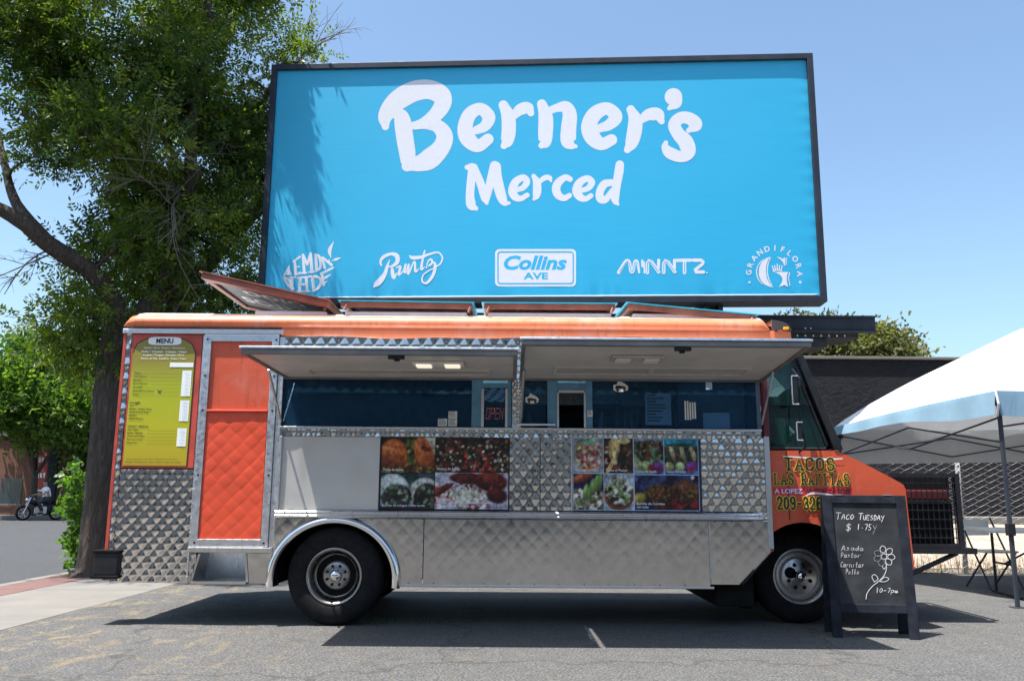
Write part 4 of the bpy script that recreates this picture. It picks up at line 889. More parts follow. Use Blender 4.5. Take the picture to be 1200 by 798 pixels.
# --- generator cage in front of the nose
gz0, gz1 = 0.62, 1.27; x0, x1, y0, y1 = 3.42, 4.02, 7.80, 9.1
cg = MB()
for x in (x0, x1):
    for y in (y0, y1): cg.box(x-0.02, x+0.02, y-0.02, y+0.02, gz0, gz1)
for z in (gz0, gz1-0.03):
    cg.box(x0+0.021, x1-0.021, y0-0.018, y0+0.018, z, z+0.03); cg.box(x0+0.021, x1-0.021, y1-0.018, y1+0.018, z, z+0.03); cg.box(x0-0.018, x0+0.018, y0+0.021, y1-0.021, z, z+0.03); cg.box(x1-0.018, x1+0.018, y0+0.021, y1-0.021, z, z+0.03)
cage = tb('generator_cage', cg, M['black'], label='black wire cage with a red generator on the front')
wr_ = MB()
for i in range(12):
    x = x0+0.04+i*(x1-x0-0.08)/11; wr_.box(x-0.004, x+0.004, y0-0.008, y0, gz0+0.031, gz1-0.031)
for i in range(7): wr_.box(x0+0.021, x1-0.021, y0-0.016, y0-0.009, gz0+0.08+i*0.08, gz0+0.088+i*0.08)
tb('cage_bars', wr_, M['black'], cage); tb('cage_floor', MB().box(x0-0.15, x1+0.12, y0-0.03, y1+0.02, gz0-0.055, gz0-0.005), M['black'], cage)
tb('generator', MB().box(3.47, 3.98, 7.86, 8.9, 1.02, 1.13), M['redgen'], cage, bevel=0.03); tb('generator_cover', MB().box(3.46, 3.99, 7.88, 8.9, 1.132, 1.235), M['blackmatte'], cage); tb('generator_engine', MB().box(3.45, 4.0, 7.86, 8.95, 0.63, 1.018), M['blackmatte'], cage, bevel=0.02)
tb('cage_back', MB().box(x0-0.01, x1+0.01, y1-0.015, y1-0.005, gz0+0.03, gz1-0.03), M['blackmatte'], cage)
br = MB(); br.tube([(3.40, y0+0.02, 0.32), (3.98, y0+0.02, 0.57)], 0.022, 6); br.tube([(3.40, y1-0.05, 0.32), (3.98, y1-0.05, 0.57)], 0.022, 6); tb('cage_brace', br, M['black'], cage)
tb('hitch', MB().box(3.36, 3.50, 7.70, 8.3, 0.12, 0.56), M['black'], cage, bevel=0.02)
tb('blue_strap', MB().tube([(3.455, y0-0.03, 1.18), (3.465, y0-0.035, 0.9), (3.50, y0-0.03, 0.45)], 0.008, 6), M['cyan'], cage)
# --- food photographs (flat prints painted as point colours)
class Cv:
    def __init__(s, w, h, c): s.w, s.h = w, h; s.a = np.zeros((h, w, 3)); s.a[:] = np.array(c)/255; s.X, s.Y = np.meshgrid((np.arange(w)+.5)/w, (np.arange(h)+.5)/h)
    def el(s, cx, cy, rx, ry, c, rot=0, soft=0.15, shade=0.0):
        asp = s.w/s.h; dx = (s.X-cx)*asp; dy = s.Y-cy; cr_, sr_ = math.cos(rot), math.sin(rot)
        u = (dx*cr_+dy*sr_)/(rx*asp); v = (-dx*sr_+dy*cr_)/ry; r = np.sqrt(u*u+v*v)
        al = np.clip((1-r)/soft+0.5, 0, 1)[..., None]; col = np.array(c)/255*np.ones((s.h, s.w, 3))
        if shade: col = col*(1-shade*np.clip((v+0.2), 0, 1))[..., None]+0.10*np.exp(-((u+.3)**2+(v+.45)**2)*6)[..., None]
        s.a = s.a*(1-al)+np.clip(col, 0, 1)*al; return s
    def bits(s, n, box, cols, r0, r1, mask=None):
        for i in range(n):
            x, y = rng.uniform(box[0], box[2]), rng.uniform(box[1], box[3])
            if mask and not mask(x, y): continue
            c = np.array(cols[rng.integers(len(cols))])*rng.uniform(0.75, 1.15); q = rng.uniform(r0, r1)
            s.el(x, y, q*s.h/s.w*rng.uniform(.7, 1.6), q, np.clip(c, 0, 255), rng.uniform(0, 3.14), 0.5)
        return s
ink_d = [(40, 22, 18), (70, 36, 22), (95, 50, 28), (30, 18, 14)]
def food(kind, w, h):
    if kind == 'torta':
        c = Cv(w, h, (38, 28, 20)); c.el(.95, .2, .2, .3, (180, 175, 160)); c.bits(160, (.2, .1, .8, 1), [(110, 120, 50), (150, 150, 70), (95, 55, 30), (60, 40, 20), (160, 110, 60)], .03, .08)
        c.el(.2, .55, .27, .5, (196, 98, 42), 0.25, .12, .5); c.el(.8, .5, .17, .52, (204, 104, 46), -0.35, .12, .45); c.el(.82, .33, .1, .07, (120, 50, 22), .3); c.bits(40, (0, .85, 1, 1), [(130, 140, 70), (90, 60, 30)], .03, .06)
        c.el(.18, .32, .16, .05, (228, 140, 80), .1, .6)
    elif kind == 'nachos':
        c = Cv(w, h, (50, 34, 24)); c.bits(330, (0, 0, 1, 1), [(52, 30, 22), (84, 48, 28), (36, 30, 22), (60, 66, 30), (110, 70, 40)], .03, .09); c.bits(120, (0, .1, 1, 1), [(190, 180, 170), (170, 45, 35), (90, 110, 50), (150, 110, 70)], .015, .045); c.bits(26, (0, .2, 1, .95), [(215, 210, 205)], .02, .05); c.bits(22, (.4, .5, .8, 1), [(190, 50, 40)], .03, .06)
    elif kind == 'burrito':
        c = Cv(w, h, (60, 74, 110)); c.bits(40, (0, 0, 1, .4), [(40, 60, 90), (90, 100, 140), (50, 90, 80)], .05, .12); c.el(.22, .5, .33, .48, (196, 208, 206), .3, .1, .3); c.el(.82, .6, .30, .48, (200, 204, 196), -.25, .1, .3)
        c.el(.3, .66, .27, .34, (52, 62, 52), -.3); c.el(.86, .68, .24, .40, (44, 46, 42)); c.bits(150, (0, .35, 1, 1), [(40, 34, 40), (70, 90, 60), (150, 160, 140), (90, 70, 80), (60, 40, 50), (110, 140, 110)], .02, .06, lambda x, y: (x-.3)**2/.08+(y-.68)**2/.12 < 1 or (x-.84)**2/.05+(y-.7)**2/.14 < 1)
        c.el(.5, 1.0, .6, .09, (60, 44, 70), 0, .3)
    elif kind == 'plate':
        c = Cv(w, h, (186, 184, 208)); c.bits(130, (0, .35, .75, .95), [(210, 205, 205), (190, 60, 60), (225, 222, 215), (120, 40, 50), (200, 150, 160)], .03, .08); c.el(.42, .62, .2, .24, (205, 202, 190), 0, .3); c.bits(60, (.25, .45, .6, .9), [(225, 222, 200), (180, 190, 150)], .015, .03)
        c.el(.08, .5, .2, .09, (120, 48, 34), -.5, .2, .4); c.el(.45, .17, .25, .15, (104, 36, 28), .05, .2, .5); c.el(.76, .25, .22, .26, (128, 42, 30), .1, .2, .55); c.el(.84, .62, .14, .2, (96, 22, 22), .2, .3, .4); c.bits(50, (.3, .1, .95, .45), [(150, 60, 40), (80, 24, 20)], .015, .04)
    elif kind == 'ceviche':
        c = Cv(w, h, (150, 160, 168)); c.el(.5, .5, .46, .46, (176, 160, 120)); c.bits(230, (.1, .05, .95, .95), [(222, 205, 205), (205, 120, 130), (215, 130, 70), (120, 140, 70), (230, 222, 215), (190, 80, 80)], .02, .06, lambda x, y: (x-.5)**2+(y-.5)**2 < .19); c.bits(40, (.3, .0, .7, .2), [(140, 190, 160)], .04, .07)
    elif kind == 'tamal':
        c = Cv(w, h, (58, 34, 26)); c.bits(190, (0, .1, 1, 1), [(60, 30, 24), (90, 50, 34), (130, 70, 44), (40, 24, 20), (180, 160, 140), (80, 90, 40)], .03, .07); c.el(.36, .3, .19, .34, (214, 180, 112), .1, .1, .3)
        for k_ in range(5): c.el(.30+.03*k_, .35, .012, .3, (236, 210, 150), .08*(k_-2), .6)
        c.el(.24, .78, .07, .26, (206, 172, 110), .5, .2); c.el(.7, .08, .2, .09, (190, 180, 120))
    elif kind == 'sopes':
        c = Cv(w, h, (124, 150, 186)); c.bits(170, (0, .1, 1, .65), [(60, 84, 50), (40, 40, 36), (110, 140, 90), (140, 90, 60), (170, 190, 150), (80, 50, 40)], .03, .08); c.el(.1, .72, .16, .18, (170, 190, 140), -.4, .15, .3); c.el(.38, .77, .17, .16, (160, 184, 120), .5, .15, .3); c.el(.78, .82, .22, .17, (140, 60, 150), .2, .2, .3); c.el(.55, .82, .08, .12, (160, 40, 40)); c.el(.45, .35, .05, .3, (120, 66, 36), .1); c.el(.62, .38, .05, .24, (90, 150, 100), -.3)
    elif kind == 'tacos':
        c = Cv(w, h, (40, 150, 186)); c.el(.5, .62, .5, .36, (50, 62, 66)); c.bits(150, (0, .25, 1, .72), [(60, 80, 60), (44, 40, 44), (90, 110, 80), (110, 70, 60)], .03, .07)
        for x in (.25, .55, .85): c.el(x, .42, .06, .26, (190, 180, 140), -.25, .2, .4)
        c.el(.45, .18, .4, .05, (40, 90, 70)); c.el(.15, .78, .14, .14, (180, 180, 120), -.3, .2, .3); c.el(.45, .78, .14, .14, (170, 190, 130), .4, .2, .3); c.el(.8, .78, .18, .16, (120, 54, 150), 0, .2, .3); c.el(.8, .9, .14, .1, (180, 40, 40))
        c.bits(20, (0, .92, 1, 1), [(90, 120, 190)], .04, .08)
    elif kind == 'avocado':
        c = Cv(w, h, (36, 40, 90)); c.bits(200, (0, .45, 1, 1), [(190, 180, 170), (130, 90, 70), (90, 60, 50), (220, 214, 200), (120, 140, 80)], .03, .07); c.el(.3, .12, .36, .13, (176, 82, 56), -.35, .15, .4)
        for x, y, rr in ((.42, .52, .1), (.62, .38, .09), (.76, .28, .08), (.88, .22, .07)): c.el(x, y, rr, .24, (136, 176, 92), .15, .15, .35)
    elif kind == 'tostada':
        c = Cv(w, h, (164, 176, 192)); c.el(.5, .58, .5, .42, (180, 104, 54), 0, .06, .3); c.el(.5, .54, .44, .36, (90, 50, 36), 0, .1); c.bits(230, (.08, .12, .92, .9), [(222, 226, 214), (120, 160, 80), (200, 206, 190), (70, 40, 36), (236, 236, 230), (150, 180, 100)], .03, .07, lambda x, y: (x-.5)**2/.17+(y-.5)**2/.13 < 1)
    else:
        c = Cv(w, h, (36, 44, 96)); c.bits(50, (0, 0, 1, .4), [(60, 76, 130), (90, 100, 150), (20, 26, 60)], .06, .16); c.bits(110, (.3, .6, 1, 1), [(150, 34, 40), (120, 24, 36), (90, 50, 40), (60, 30, 40)], .05, .1); c.el(.38, .55, .25, .28, (120, 72, 44), -.15, .1, .45); c.el(.78, .48, .22, .34, (114, 64, 42), .1, .1, .45); c.bits(150, (.18, .35, .98, .75), [(150, 92, 54), (90, 52, 34), (70, 40, 30), (130, 110, 50)], .02, .06, lambda x, y: (x-.38)**2/.05+(y-.55)**2/.06 < 1 or (x-.78)**2/.04+(y-.48)**2/.09 < 1)
        c.el(.08, .68, .11, .18, (190, 170, 80), -.3, .2, .3); c.el(.9, .08, .03, .05, (235, 235, 240))
    return c.a
def photo(kind, x0, x1, z0, z1, caption=None):
    w = max(20, int((x1-x0)/0.0075)); h = max(20, int((z1-z0)/0.0075)); a = food(kind, w, h)
    tx = np.ones((h, w))
    for q_, am in ((2, 0.22), (5, 0.16), (14, 0.12)):
        gq = rng.normal(0, 1, (h//q_+2, w//q_+2)); tx += am*np.kron(gq, np.ones((q_, q_)))[:h, :w]*0.5
    tx = (tx+np.roll(tx, 1, 0)+np.roll(tx, 1, 1)+np.roll(tx, -1, 0))/4
    a = np.clip(a*np.clip(tx, 0.45, 1.5)[..., None]+rng.normal(0, 0.03, a.shape), 0, 1)
    a = np.clip((a-0.5)*1.12+0.46, 0, 1); a = a*0.82+a.mean(-1, keepdims=True)*0.18; lin = np.where(a <= 0.04045, a/12.92, ((a+0.055)/1.055)**2.4)[::-1]
    xs = np.linspace(x0, x1, w); zs = np.linspace(z0, z1, h); X, Z = np.meshgrid(xs, zs)
    V = np.stack([X, np.full_like(X, YS-0.0075), Z], -1).reshape(-1, 3)
    i, j = np.meshgrid(np.arange(w-1), np.arange(h-1)); q = (j*w+i).ravel()
    o = np_mesh('food_photo', V, np.stack([q, q+1, q+w+1, q+w], 1), M['print'], TR, lin.reshape(-1, 3)*0.9)
    if caption:
        m = MB(); T = lambda x, z, l: (x, YS-0.0085-l, z)
        for r_, cpn in enumerate(caption): text(m, T, cpn, x0+0.015, z0+0.015+0.028*(len(caption)-1-r_), w=min((x1-x0)*0.9, 0.0125*len(cpn)), h=0.021, bold=0.012)
        tb('photo_caption', m, M['white'], o)
    return o
tb('poster_backing', MB().box(-1.112, -0.018, YS-0.006, YS+0.01, 0.924, 1.537), M['black']); tb('poster_backing', MB().box(0.527, 1.603, YS-0.006, YS+0.01, 0.928, 1.540), M['blueprint'])
photo('torta', -1.107, -0.652, 1.232, 1.532, ['Torta de Asada']); photo('nachos', -0.646, -0.024, 1.242, 1.532, ['Nachos de Asada'])
photo('burrito', -1.107, -0.652, 0.930, 1.224, ['Burrito de Lengua Chile verde']); photo('plate', -0.646, -0.024, 0.930, 1.236, ['Enchiladas', 'Flautas, Sopes, Quesadilla, Enchiladas', 'Tacos, Burros, Nachos, etc.'])
photo('ceviche', 0.532, 0.788, 1.240, 1.534, ['Tostada Ceviche']); photo('tamal', 0.793, 1.043, 1.240, 1.534, ['Tacos al Pastor']); photo('sopes', 1.052, 1.305, 1.232, 1.534, ['Tacos de Asada']); photo('tacos', 1.311, 1.598, 1.232, 1.534, ['Tacos Dorados'])
photo('avocado', 0.532, 0.788, 0.934, 1.234, ['Torta']); photo('tostada', 0.793, 1.043, 0.934, 1.234); photo('halves', 1.052, 1.598, 0.934, 1.226, ['Burrito de Carnitas', 'con todo'])

# ================================================================== BILLBOARD
BL, BR = Vector((-3.60, 11.80, 0)), Vector((4.285, 11.35, 0)); BZ0, BZ1 = 3.665, 7.315
ex = (BR-BL); BW = ex.length; ex = ex.normalized(); bn = Vector((ex.y, -ex.x, 0))
BBo = thing('billboard', (BL+BR)/2+Vector((0, 0.6, GZ)), 'large cyan vinyl billboard with white lettering above the food truck', 'billboard')
def bpt(s, t, o=0): return BL+ex*s+Vector((0, 0, t))+bn*o
def bpx(u, v):
    r = ray(u, v); o = Vector((0, 0, CAMH)); k_ = (BL-o).dot(bn)/r.dot(bn); p = o+r*k_; return (p-BL).dot(ex), p.z
FWb = 0.085
def bbox(m, s0, s1, o0, o1, z0, z1):
    n = len(m.v); m.v += [tuple(bpt(s, z, o)) for z in (z0, z1) for s, o in ((s0, o0), (s1, o0), (s1, o1), (s0, o1))]
    for f in ((0, 1, 2, 3), (7, 6, 5, 4), (4, 5, 1, 0), (5, 6, 2, 1), (6, 7, 3, 2), (7, 4, 0, 3)): m.f.append(tuple(n+i for i in f))
    return m
fm = MB(); bbox(fm, 0, BW, -0.30, 0.052, BZ0, BZ0+FWb); bbox(fm, 0, BW, -0.30, 0.052, BZ1-FWb, BZ1); bbox(fm, 0, FWb, -0.30, 0.052, BZ0+FWb, BZ1-FWb); bbox(fm, BW-FWb, BW, -0.30, 0.052, BZ0+FWb, BZ1-FWb)
build('frame', fm, M['navy'], BBo, bevel=0.006)
bs, bt = BW-2*FWb, BZ1-BZ0-2*FWb
def vin(a, b):
    wr = 0.010*math.exp(-b*26)*math.sin(a*95+3*math.sin(a*21))*(0.5+0.5*math.sin(a*33)) + 0.004*math.exp(-b*10)*math.sin(a*44+9*b)
    wr += 0.010*math.exp(-(1-a)*60)*math.sin(b*50)*0.5
    return bpt(FWb+a*bs, BZ0+FWb+b*bt, -abs(wr)*1.0)
build('vinyl_sheet', MB().grid(vin, 300, 90), M['vinyl'], BBo, smooth=True)
build('backing', bbox(MB(), FWb, BW-FWb, -0.2, -0.05, BZ0+FWb, BZ1-FWb), M['navy'], BBo)
hem = MB(); hem.tube([vin(a, 0.006)+bn*0.006 for a in np.linspace(0.003, 0.997, 120)], 0.009, 6); build('hem_rope', hem, M['vinylwhite'], BBo, smooth=True)
ps = MB()
for s in (1.9, 6.35): bbox(ps, s-0.14, s+0.14, -0.65, -0.37, GZ, BZ1-0.3)
[build('post', x_, M['navy'], BBo, bevel=0.01) for x_ in islands(ps)]
bb_ = MB()
for z in (BZ0+0.5, (BZ0+BZ1)/2, BZ1-0.5): bbox(bb_, 0.2, BW-0.2, -0.37, -0.30, z-0.06, z+0.06)
[build('stringer', x_, M['navy'], BBo) for x_ in islands(bb_)]; 
hb_ = MB()
for s in (6.28, 6.46): bbox(hb_, s, s+0.06, -0.30, -0.1, BZ0-0.12, BZ0-0.002)
[build('hanger_bracket', x_, M['black'], BBo) for x_ in islands(hb_)]
# catwalk beam behind
cwb = MB(); y_ = 12.25; a0, a1 = atY(905, 371, y_), atY(1025, 391, y_)
xr = a1.x; zt = a0.z; zb = a1.z
cw = MB().box(-3.0, xr, y_-0.05, y_, zb, zt).box(-3.0, xr, y_-0.12, y_-0.051, zt-0.02, zt).box(-3.0, xr, y_-0.12, y_-0.051, zb, zb+0.02)
cwo = build('catwalk_beam', cw, M['navy'], BBo, bevel=0.004)
cw2 = MB().box(-3.0, xr-0.25, y_-0.02, y_+0.6, zb-0.07, zb-0.005); build('catwalk_grating', cw2, M['black'], cwo); build('catwalk_channel', MB().box(-3.0, xr-0.7, y_+0.02, y_+0.55, zb-0.20, zb-0.075), M['black'], cwo)
bo = MB()
for i in range(26): bo.lathe([(0, -0.03), (0.013, -0.028), (0.015, -0.021)], (xr-0.45-i*0.115, y_, zb-0.04), 'y', 8)  # pale studs stand in for bright sky through the grating holes
for xx in (0.95, 1.03, 1.9, 1.98, 2.7): bo.lathe([(0, -0.06), (0.012, -0.058), (0.014, -0.051)], (xr-xx, y_, zb+0.06), 'y', 8)
build('bolt_and_sky_dot', bo, M['galv'], cwo)
# --- printed lettering, in photograph pixels mapped onto the board's plane
def BT(ox, oy, sc):
    def T(x, y, l):
        s, t = bpx(ox+x/sc, oy+y/sc); return bpt(s, t, 0.0006+l*0.3)
    return T
def bstroke(m, ox, oy, sc, lst, **k): k.setdefault('cap', 22); return strokes(m, BT(ox, oy, sc), lst, **k)
W1 = MB()
bstroke(W1, 430, 80, 6, [
 [(130, 412, 26), (128, 350, 50), (165, 275, 60), (235, 215, 72), (330, 165, 72), (435, 152, 68), (520, 190, 66), (533, 250, 60), (492, 320, 52), (420, 380, 44), (345, 405, 30)],
 [(205, 330, 30), (240, 330, 42), (250, 370, 58), (265, 480, 60), (284, 600, 57), (287, 668, 48), (282, 690, 38)],
 [(330, 405, 28), (420, 396, 36), (500, 412, 48), (546, 478, 58), (522, 560, 62), (440, 640, 72), (365, 672, 56), (310, 682, 42)],
 [(770, 438, 30), (830, 408, 38), (857, 345, 46), (800, 288, 42), (725, 325, 48), (690, 420, 53), (712, 500, 56), (780, 548, 45), (851, 502, 40)],
 [(960, 262, 34), (993, 340, 48), (997, 440, 50), (985, 515, 44), (964, 548, 24)], [(1025, 345, 26), (1075, 296, 40), (1130, 282, 41), (1153, 318, 24)]])
bstroke(W1, 630, 80, 6, [
 [(30, 255, 34), (56, 340, 50), (56, 450, 52), (50, 522, 44), (28, 545, 22)], [(85, 300, 26), (140, 280, 30), (198, 276, 43), (226, 330, 50), (218, 430, 54), (217, 515, 53), (240, 545, 30), (268, 552, 14)],
 [(435, 425, 30), (505, 398, 39), (550, 342, 47), (490, 286, 44), (405, 322, 52), (360, 410, 54), (388, 490, 56), (450, 534, 45), (520, 506, 40)],
 [(655, 292, 30), (685, 360, 47), (682, 440, 52), (660, 528, 45), (632, 575, 25)], [(725, 365, 28), (785, 328, 42), (845, 330, 46), (872, 376, 22)],
 [(955, 204, 62), (968, 248, 44), (925, 285, 15)],
 [(1062, 440, 18), (1112, 402, 46), (1072, 358, 44), (1005, 352, 42), (962, 400, 44), (990, 465, 46), (1040, 520, 54), (1058, 588, 52), (1010, 624, 40), (932, 598, 42), (898, 556, 28), (902, 526, 16)]])
bstroke(W1, 535, 150, 6, [
 [(75, 278, 18), (112, 285, 32), (102, 380, 30), (95, 480, 30), (106, 545, 34), (138, 568, 16)], [(122, 278, 26), (165, 380, 28), (203, 495, 30), (212, 528, 14)], [(212, 500, 22), (237, 390, 30), (268, 272, 34)],
 [(268, 268, 34), (290, 272, 22), (285, 350, 35), (312, 470, 36), (338, 524, 26), (370, 530, 11)],
 [(432, 435, 18), (470, 420, 20), (494, 380, 24), (470, 350, 22), (417, 380, 28), (393, 440, 30), (412, 485, 28), (452, 498, 20), (496, 474, 18)],
 [(542, 340, 16), (563, 380, 27), (567, 440, 30), (560, 480, 25), (546, 502, 12)], [(585, 378, 16), (622, 352, 19), (655, 354, 18), (664, 376, 8)],
 [(798, 362, 20), (765, 350, 22), (717, 385, 28), (700, 430, 30), (717, 475, 28), (757, 495, 22), (794, 476, 18)],
 [(882, 440, 18), (925, 425, 20), (950, 385, 25), (920, 356, 22), (867, 385, 28), (843, 440, 30), (866, 485, 28), (907, 500, 20), (945, 478, 18)],
 [(1090, 385, 24), (1040, 396, 28), (1008, 450, 28), (1012, 500, 28), (1050, 502, 24), (1096, 440, 18)], [(1148, 260, 30), (1142, 310, 32), (1126, 400, 30), (1115, 480, 30), (1120, 518, 24), (1136, 538, 10)]])
build('headline_lettering', W1, M['vinylwhite'], BBo)
LGS = []
def newlg():
    m_ = MB(); LGS.append(m_); return m_
LG = newlg()   # small emblems
T = BT(320, 270, 9.975)
LG.poly([T(*p, 0.001) for p in ((120, 525), (150, 470), (192, 400), (200, 470), (222, 520))])
bstroke(LG, 320, 270, 9.975, [[(255, 360, 15), (266, 515, 17)], [(238, 365, 10), (312, 312, 14)], [(268, 432, 12), (304, 425, 10)], [(262, 512, 16), (318, 500, 15)], [(352, 295, 17), (365, 500, 16)], [(350, 290, 16), (400, 400, 15)], [(400, 400, 15), (440, 275, 16)], [(440, 275, 17), (452, 490, 18)], [(325, 500, 10), (392, 498, 10)], [(425, 488, 10), (478, 485, 10)],
 [(498, 285, 16), (512, 470, 17)], [(500, 285, 14), (540, 310, 16), (556, 380, 14), (550, 440, 14), (512, 470, 14)], [(572, 318, 13), (604, 440, 15)], [(580, 320, 14), (685, 405, 16)], [(655, 350, 8), (662, 395, 8)],
 [(122, 548, 12), (188, 585, 18), (238, 685, 14)], [(130, 575, 10), (180, 640, 16), (225, 690, 12)], [(225, 560, 17), (222, 650, 16)], [(205, 548, 10), (258, 548, 10)], [(318, 560, 18), (310, 708, 18)], [(388, 552, 18), (398, 706, 18)], [(290, 556, 11), (412, 545, 11)], [(320, 632, 14), (392, 630, 14)], [(282, 712, 9), (428, 712, 9)], [(462, 555, 18), (478, 702, 18)], [(430, 540, 12), (520, 545, 16), (560, 590, 17), (540, 660, 16), (478, 708, 14)], [(572, 512, 16), (592, 640, 13)], [(560, 508, 13), (702, 438, 13)], [(592, 565, 14), (660, 525, 13)], [(600, 620, 10), (625, 600, 8)],
 [(676, 320, 4), (662, 235, 22), (708, 135, 4)], [(690, 355, 4), (738, 340, 16), (792, 322, 4)]], smooth=True)
LG = newlg()
bstroke(LG, 420, 270, 9.975, [[(268, 410, 10), (258, 365, 14), (295, 312, 20), (375, 278, 18), (445, 295, 26), (458, 360, 24), (415, 410, 18), (350, 432, 8)], [(392, 425, 14), (400, 500, 22), (415, 555, 18), (445, 505, 8)], [(365, 345, 4), (338, 420, 16), (310, 510, 24), (258, 585, 34), (215, 628, 30), (180, 662, 9)],
 [(440, 440, 7), (492, 425, 13), (470, 518, 14), (520, 480, 6), (552, 395, 10), (540, 490, 13), (572, 480, 6)], [(560, 470, 6), (590, 395, 9), (582, 512, 13), (640, 385, 8), (660, 375, 11), (668, 480, 14), (705, 455, 6)], [(775, 238, 9), (752, 340, 13), (736, 455, 14), (775, 430, 5)],
 [(600, 300, 10), (640, 322, 22), (740, 312, 18), (830, 280, 13), (930, 260, 10), (982, 318, 9), (955, 395, 9), (895, 430, 8)], [(795, 440, 7), (815, 365, 8), (850, 340, 12), (862, 385, 12), (820, 420, 9), (880, 375, 12), (897, 430, 18), (870, 530, 18), (800, 615, 15), (748, 598, 10), (758, 525, 8), (830, 470, 7), (890, 445, 7)]])
T = BT(570, 270, 9.975)
def rrect(x0, y0, x1, y1, r, n=6):
    o = []
    for cx, cy, a0 in ((x1-r, y0+r, -90), (x1-r, y1-r, 0), (x0+r, y1-r, 90), (x0+r, y0+r, 180)):
        for k_ in range(n+1): a = math.radians(a0+90*k_/n); o.append((cx+r*math.cos(a), cy+r*math.sin(a)))
    return o
LG = newlg(); LG.poly([T(x, y, 0.0) for x, y in rrect(102, 220, 1048, 657, 50)])
LG = newlg()
bstroke(LG, 715, 270, 9.975, [[(100, 492, 20), (175, 375, 20), (205, 355, 20), (228, 385, 18), (240, 470, 18), (258, 490, 18), (272, 460, 18), (285, 380, 18), (305, 358, 18), (322, 390, 16), (340, 495, 12)], [(375, 355, 13), (378, 420, 13)], [(398, 370, 8), (402, 495, 10)]])
bstroke(LG, 715, 270, 9.975, [[(435, 495, 20), (435, 385, 20), (455, 355, 20), (485, 370, 20), (568, 488, 20)], [(568, 350, 18), (565, 440, 16)], [(627, 495, 20), (627, 385, 20), (645, 355, 20), (675, 370, 20), (755, 485, 20)], [(752, 350, 18), (752, 440, 18)], [(785, 352, 19), (940, 350, 19)], [(868, 360, 20), (870, 495, 20)], [(975, 350, 20), (1065, 350, 20), (1090, 370, 18), (1080, 395, 18), (990, 465, 18), (1000, 488, 20), (1090, 488, 20)], [(1125, 495, 6), (1135, 497, 6)]], smooth=False)
LG = newlg()
def circ_text():
    word = 'GRANDIFLORA'; cx, cy, R0 = 522, 505, 298; sc = 9.975
    for i, ch_ in enumerate(word):
        a = math.radians(178-i*17.9); px, py = cx+R0*math.cos(a), cy-R0*math.sin(a); V, Fc = text2d(ch_, 0.02, 0); W, H = V.max(0); k_ = 66/H; rot = a-math.pi/2; n0 = len(LG.v); T = BT(855, 270, sc)
        for p in V:
            x = (p[0]-W/2)*k_; y = (p[1]-H/2)*k_; xr_ = x*math.cos(rot)-y*math.sin(rot); yr_ = x*math.sin(rot)+y*math.cos(rot); LG.v.append(tuple(T(px+xr_, py-yr_, 0.001)))
        LG.f.extend([tuple(n0+j for j in f) for f in Fc])
circ_text(); build('emblem', LG, M['vinylwhite'], BBo, label='arched lettering around the crowned letter'); LGS.pop(); LG = newlg()
T = BT(855, 270, 9.975)
LG.poly([T(*p, 0.001) for p in ((485, 308), (430, 325), (375, 370), (345, 440), (342, 520), (365, 585), (410, 635), (460, 658), (512, 665), (465, 620), (435, 560), (423, 480), (428, 410), (450, 345))])
LG.poly([T(*p, 0.001) for p in ((545, 308), (590, 318), (620, 335), (642, 318), (650, 320), (648, 415), (640, 415), (625, 375), (590, 335))])
LG.poly([T(*p, 0.001) for p in ((515, 490), (600, 485), (690, 490), (670, 520), (668, 600), (685, 662), (640, 640), (575, 665), (615, 600), (618, 560), (590, 520), (550, 500))])
bstroke(LG, 855, 270, 9.975, [[(395, 340, 4), (340, 400, 5), (315, 480, 6), (335, 570, 5), (385, 630, 4)], [(478, 325, 4), (448, 400, 6), (442, 500, 6), (470, 600, 5), (500, 640, 3)], [(665, 325, 5), (662, 405, 4)], [(700, 500, 7), (690, 560, 5), (705, 645, 4)], [(510, 478, 7), (560, 465, 7), (608, 472, 7)], [(515, 465, 7), (498, 415, 5)], [(535, 460, 6), (527, 410, 5)], [(558, 458, 7), (556, 395, 6)], [(580, 460, 6), (585, 410, 5)], [(602, 465, 7), (615, 415, 5)], [(232, 607, 13), (234, 609, 13)], [(824, 604, 14), (826, 606, 14)]])
for m_, l_ in zip(LGS, ('lemon shaped lettering emblem', 'brush script emblem', 'white rounded street sign emblem', 'striped line lettering emblem', 'crowned letter emblem')): build('emblem', m_, M['vinylwhite'], BBo, label=l_)
BLT = MB(); T = BT(570, 270, 9.975)
ring = rrect(135, 252, 1015, 622, 34); ring.append(ring[0]); strokes(BLT, T, [[(x, y, 7) for x, y in ring]], False, 0, 0.004)
text(BLT, T, 'Collins', 205, 462, w=735, h=168, bold=0.035, shear=0.25, lift=0.004, yflip=True); text(BLT, T, 'AVE', 435, 572, w=285, h=78, bold=0.03, lift=0.004, yflip=True)
build('emblem_ink', BLT, M['vinylink'], BBo); BLT = MB()
bstroke(BLT, 715, 270, 9.975, [[(110, 485, 4), (185, 375, 4), (207, 362, 4), (222, 385, 4), (240, 470, 4), (256, 482, 4), (272, 460, 4), (285, 380, 4), (305, 368, 4), (320, 400, 4)], [(435, 495, 4), (435, 385, 4), (455, 362, 4), (480, 372, 4), (565, 485, 4)], [(627, 495, 4), (627, 385, 4), (645, 362, 4), (672, 372, 4), (752, 482, 4)], [(868, 372, 4), (870, 492, 4)]], smooth=False, cap=0, lift0=0.005)
build('emblem_ink', BLT, M['vinylink'], BBo)

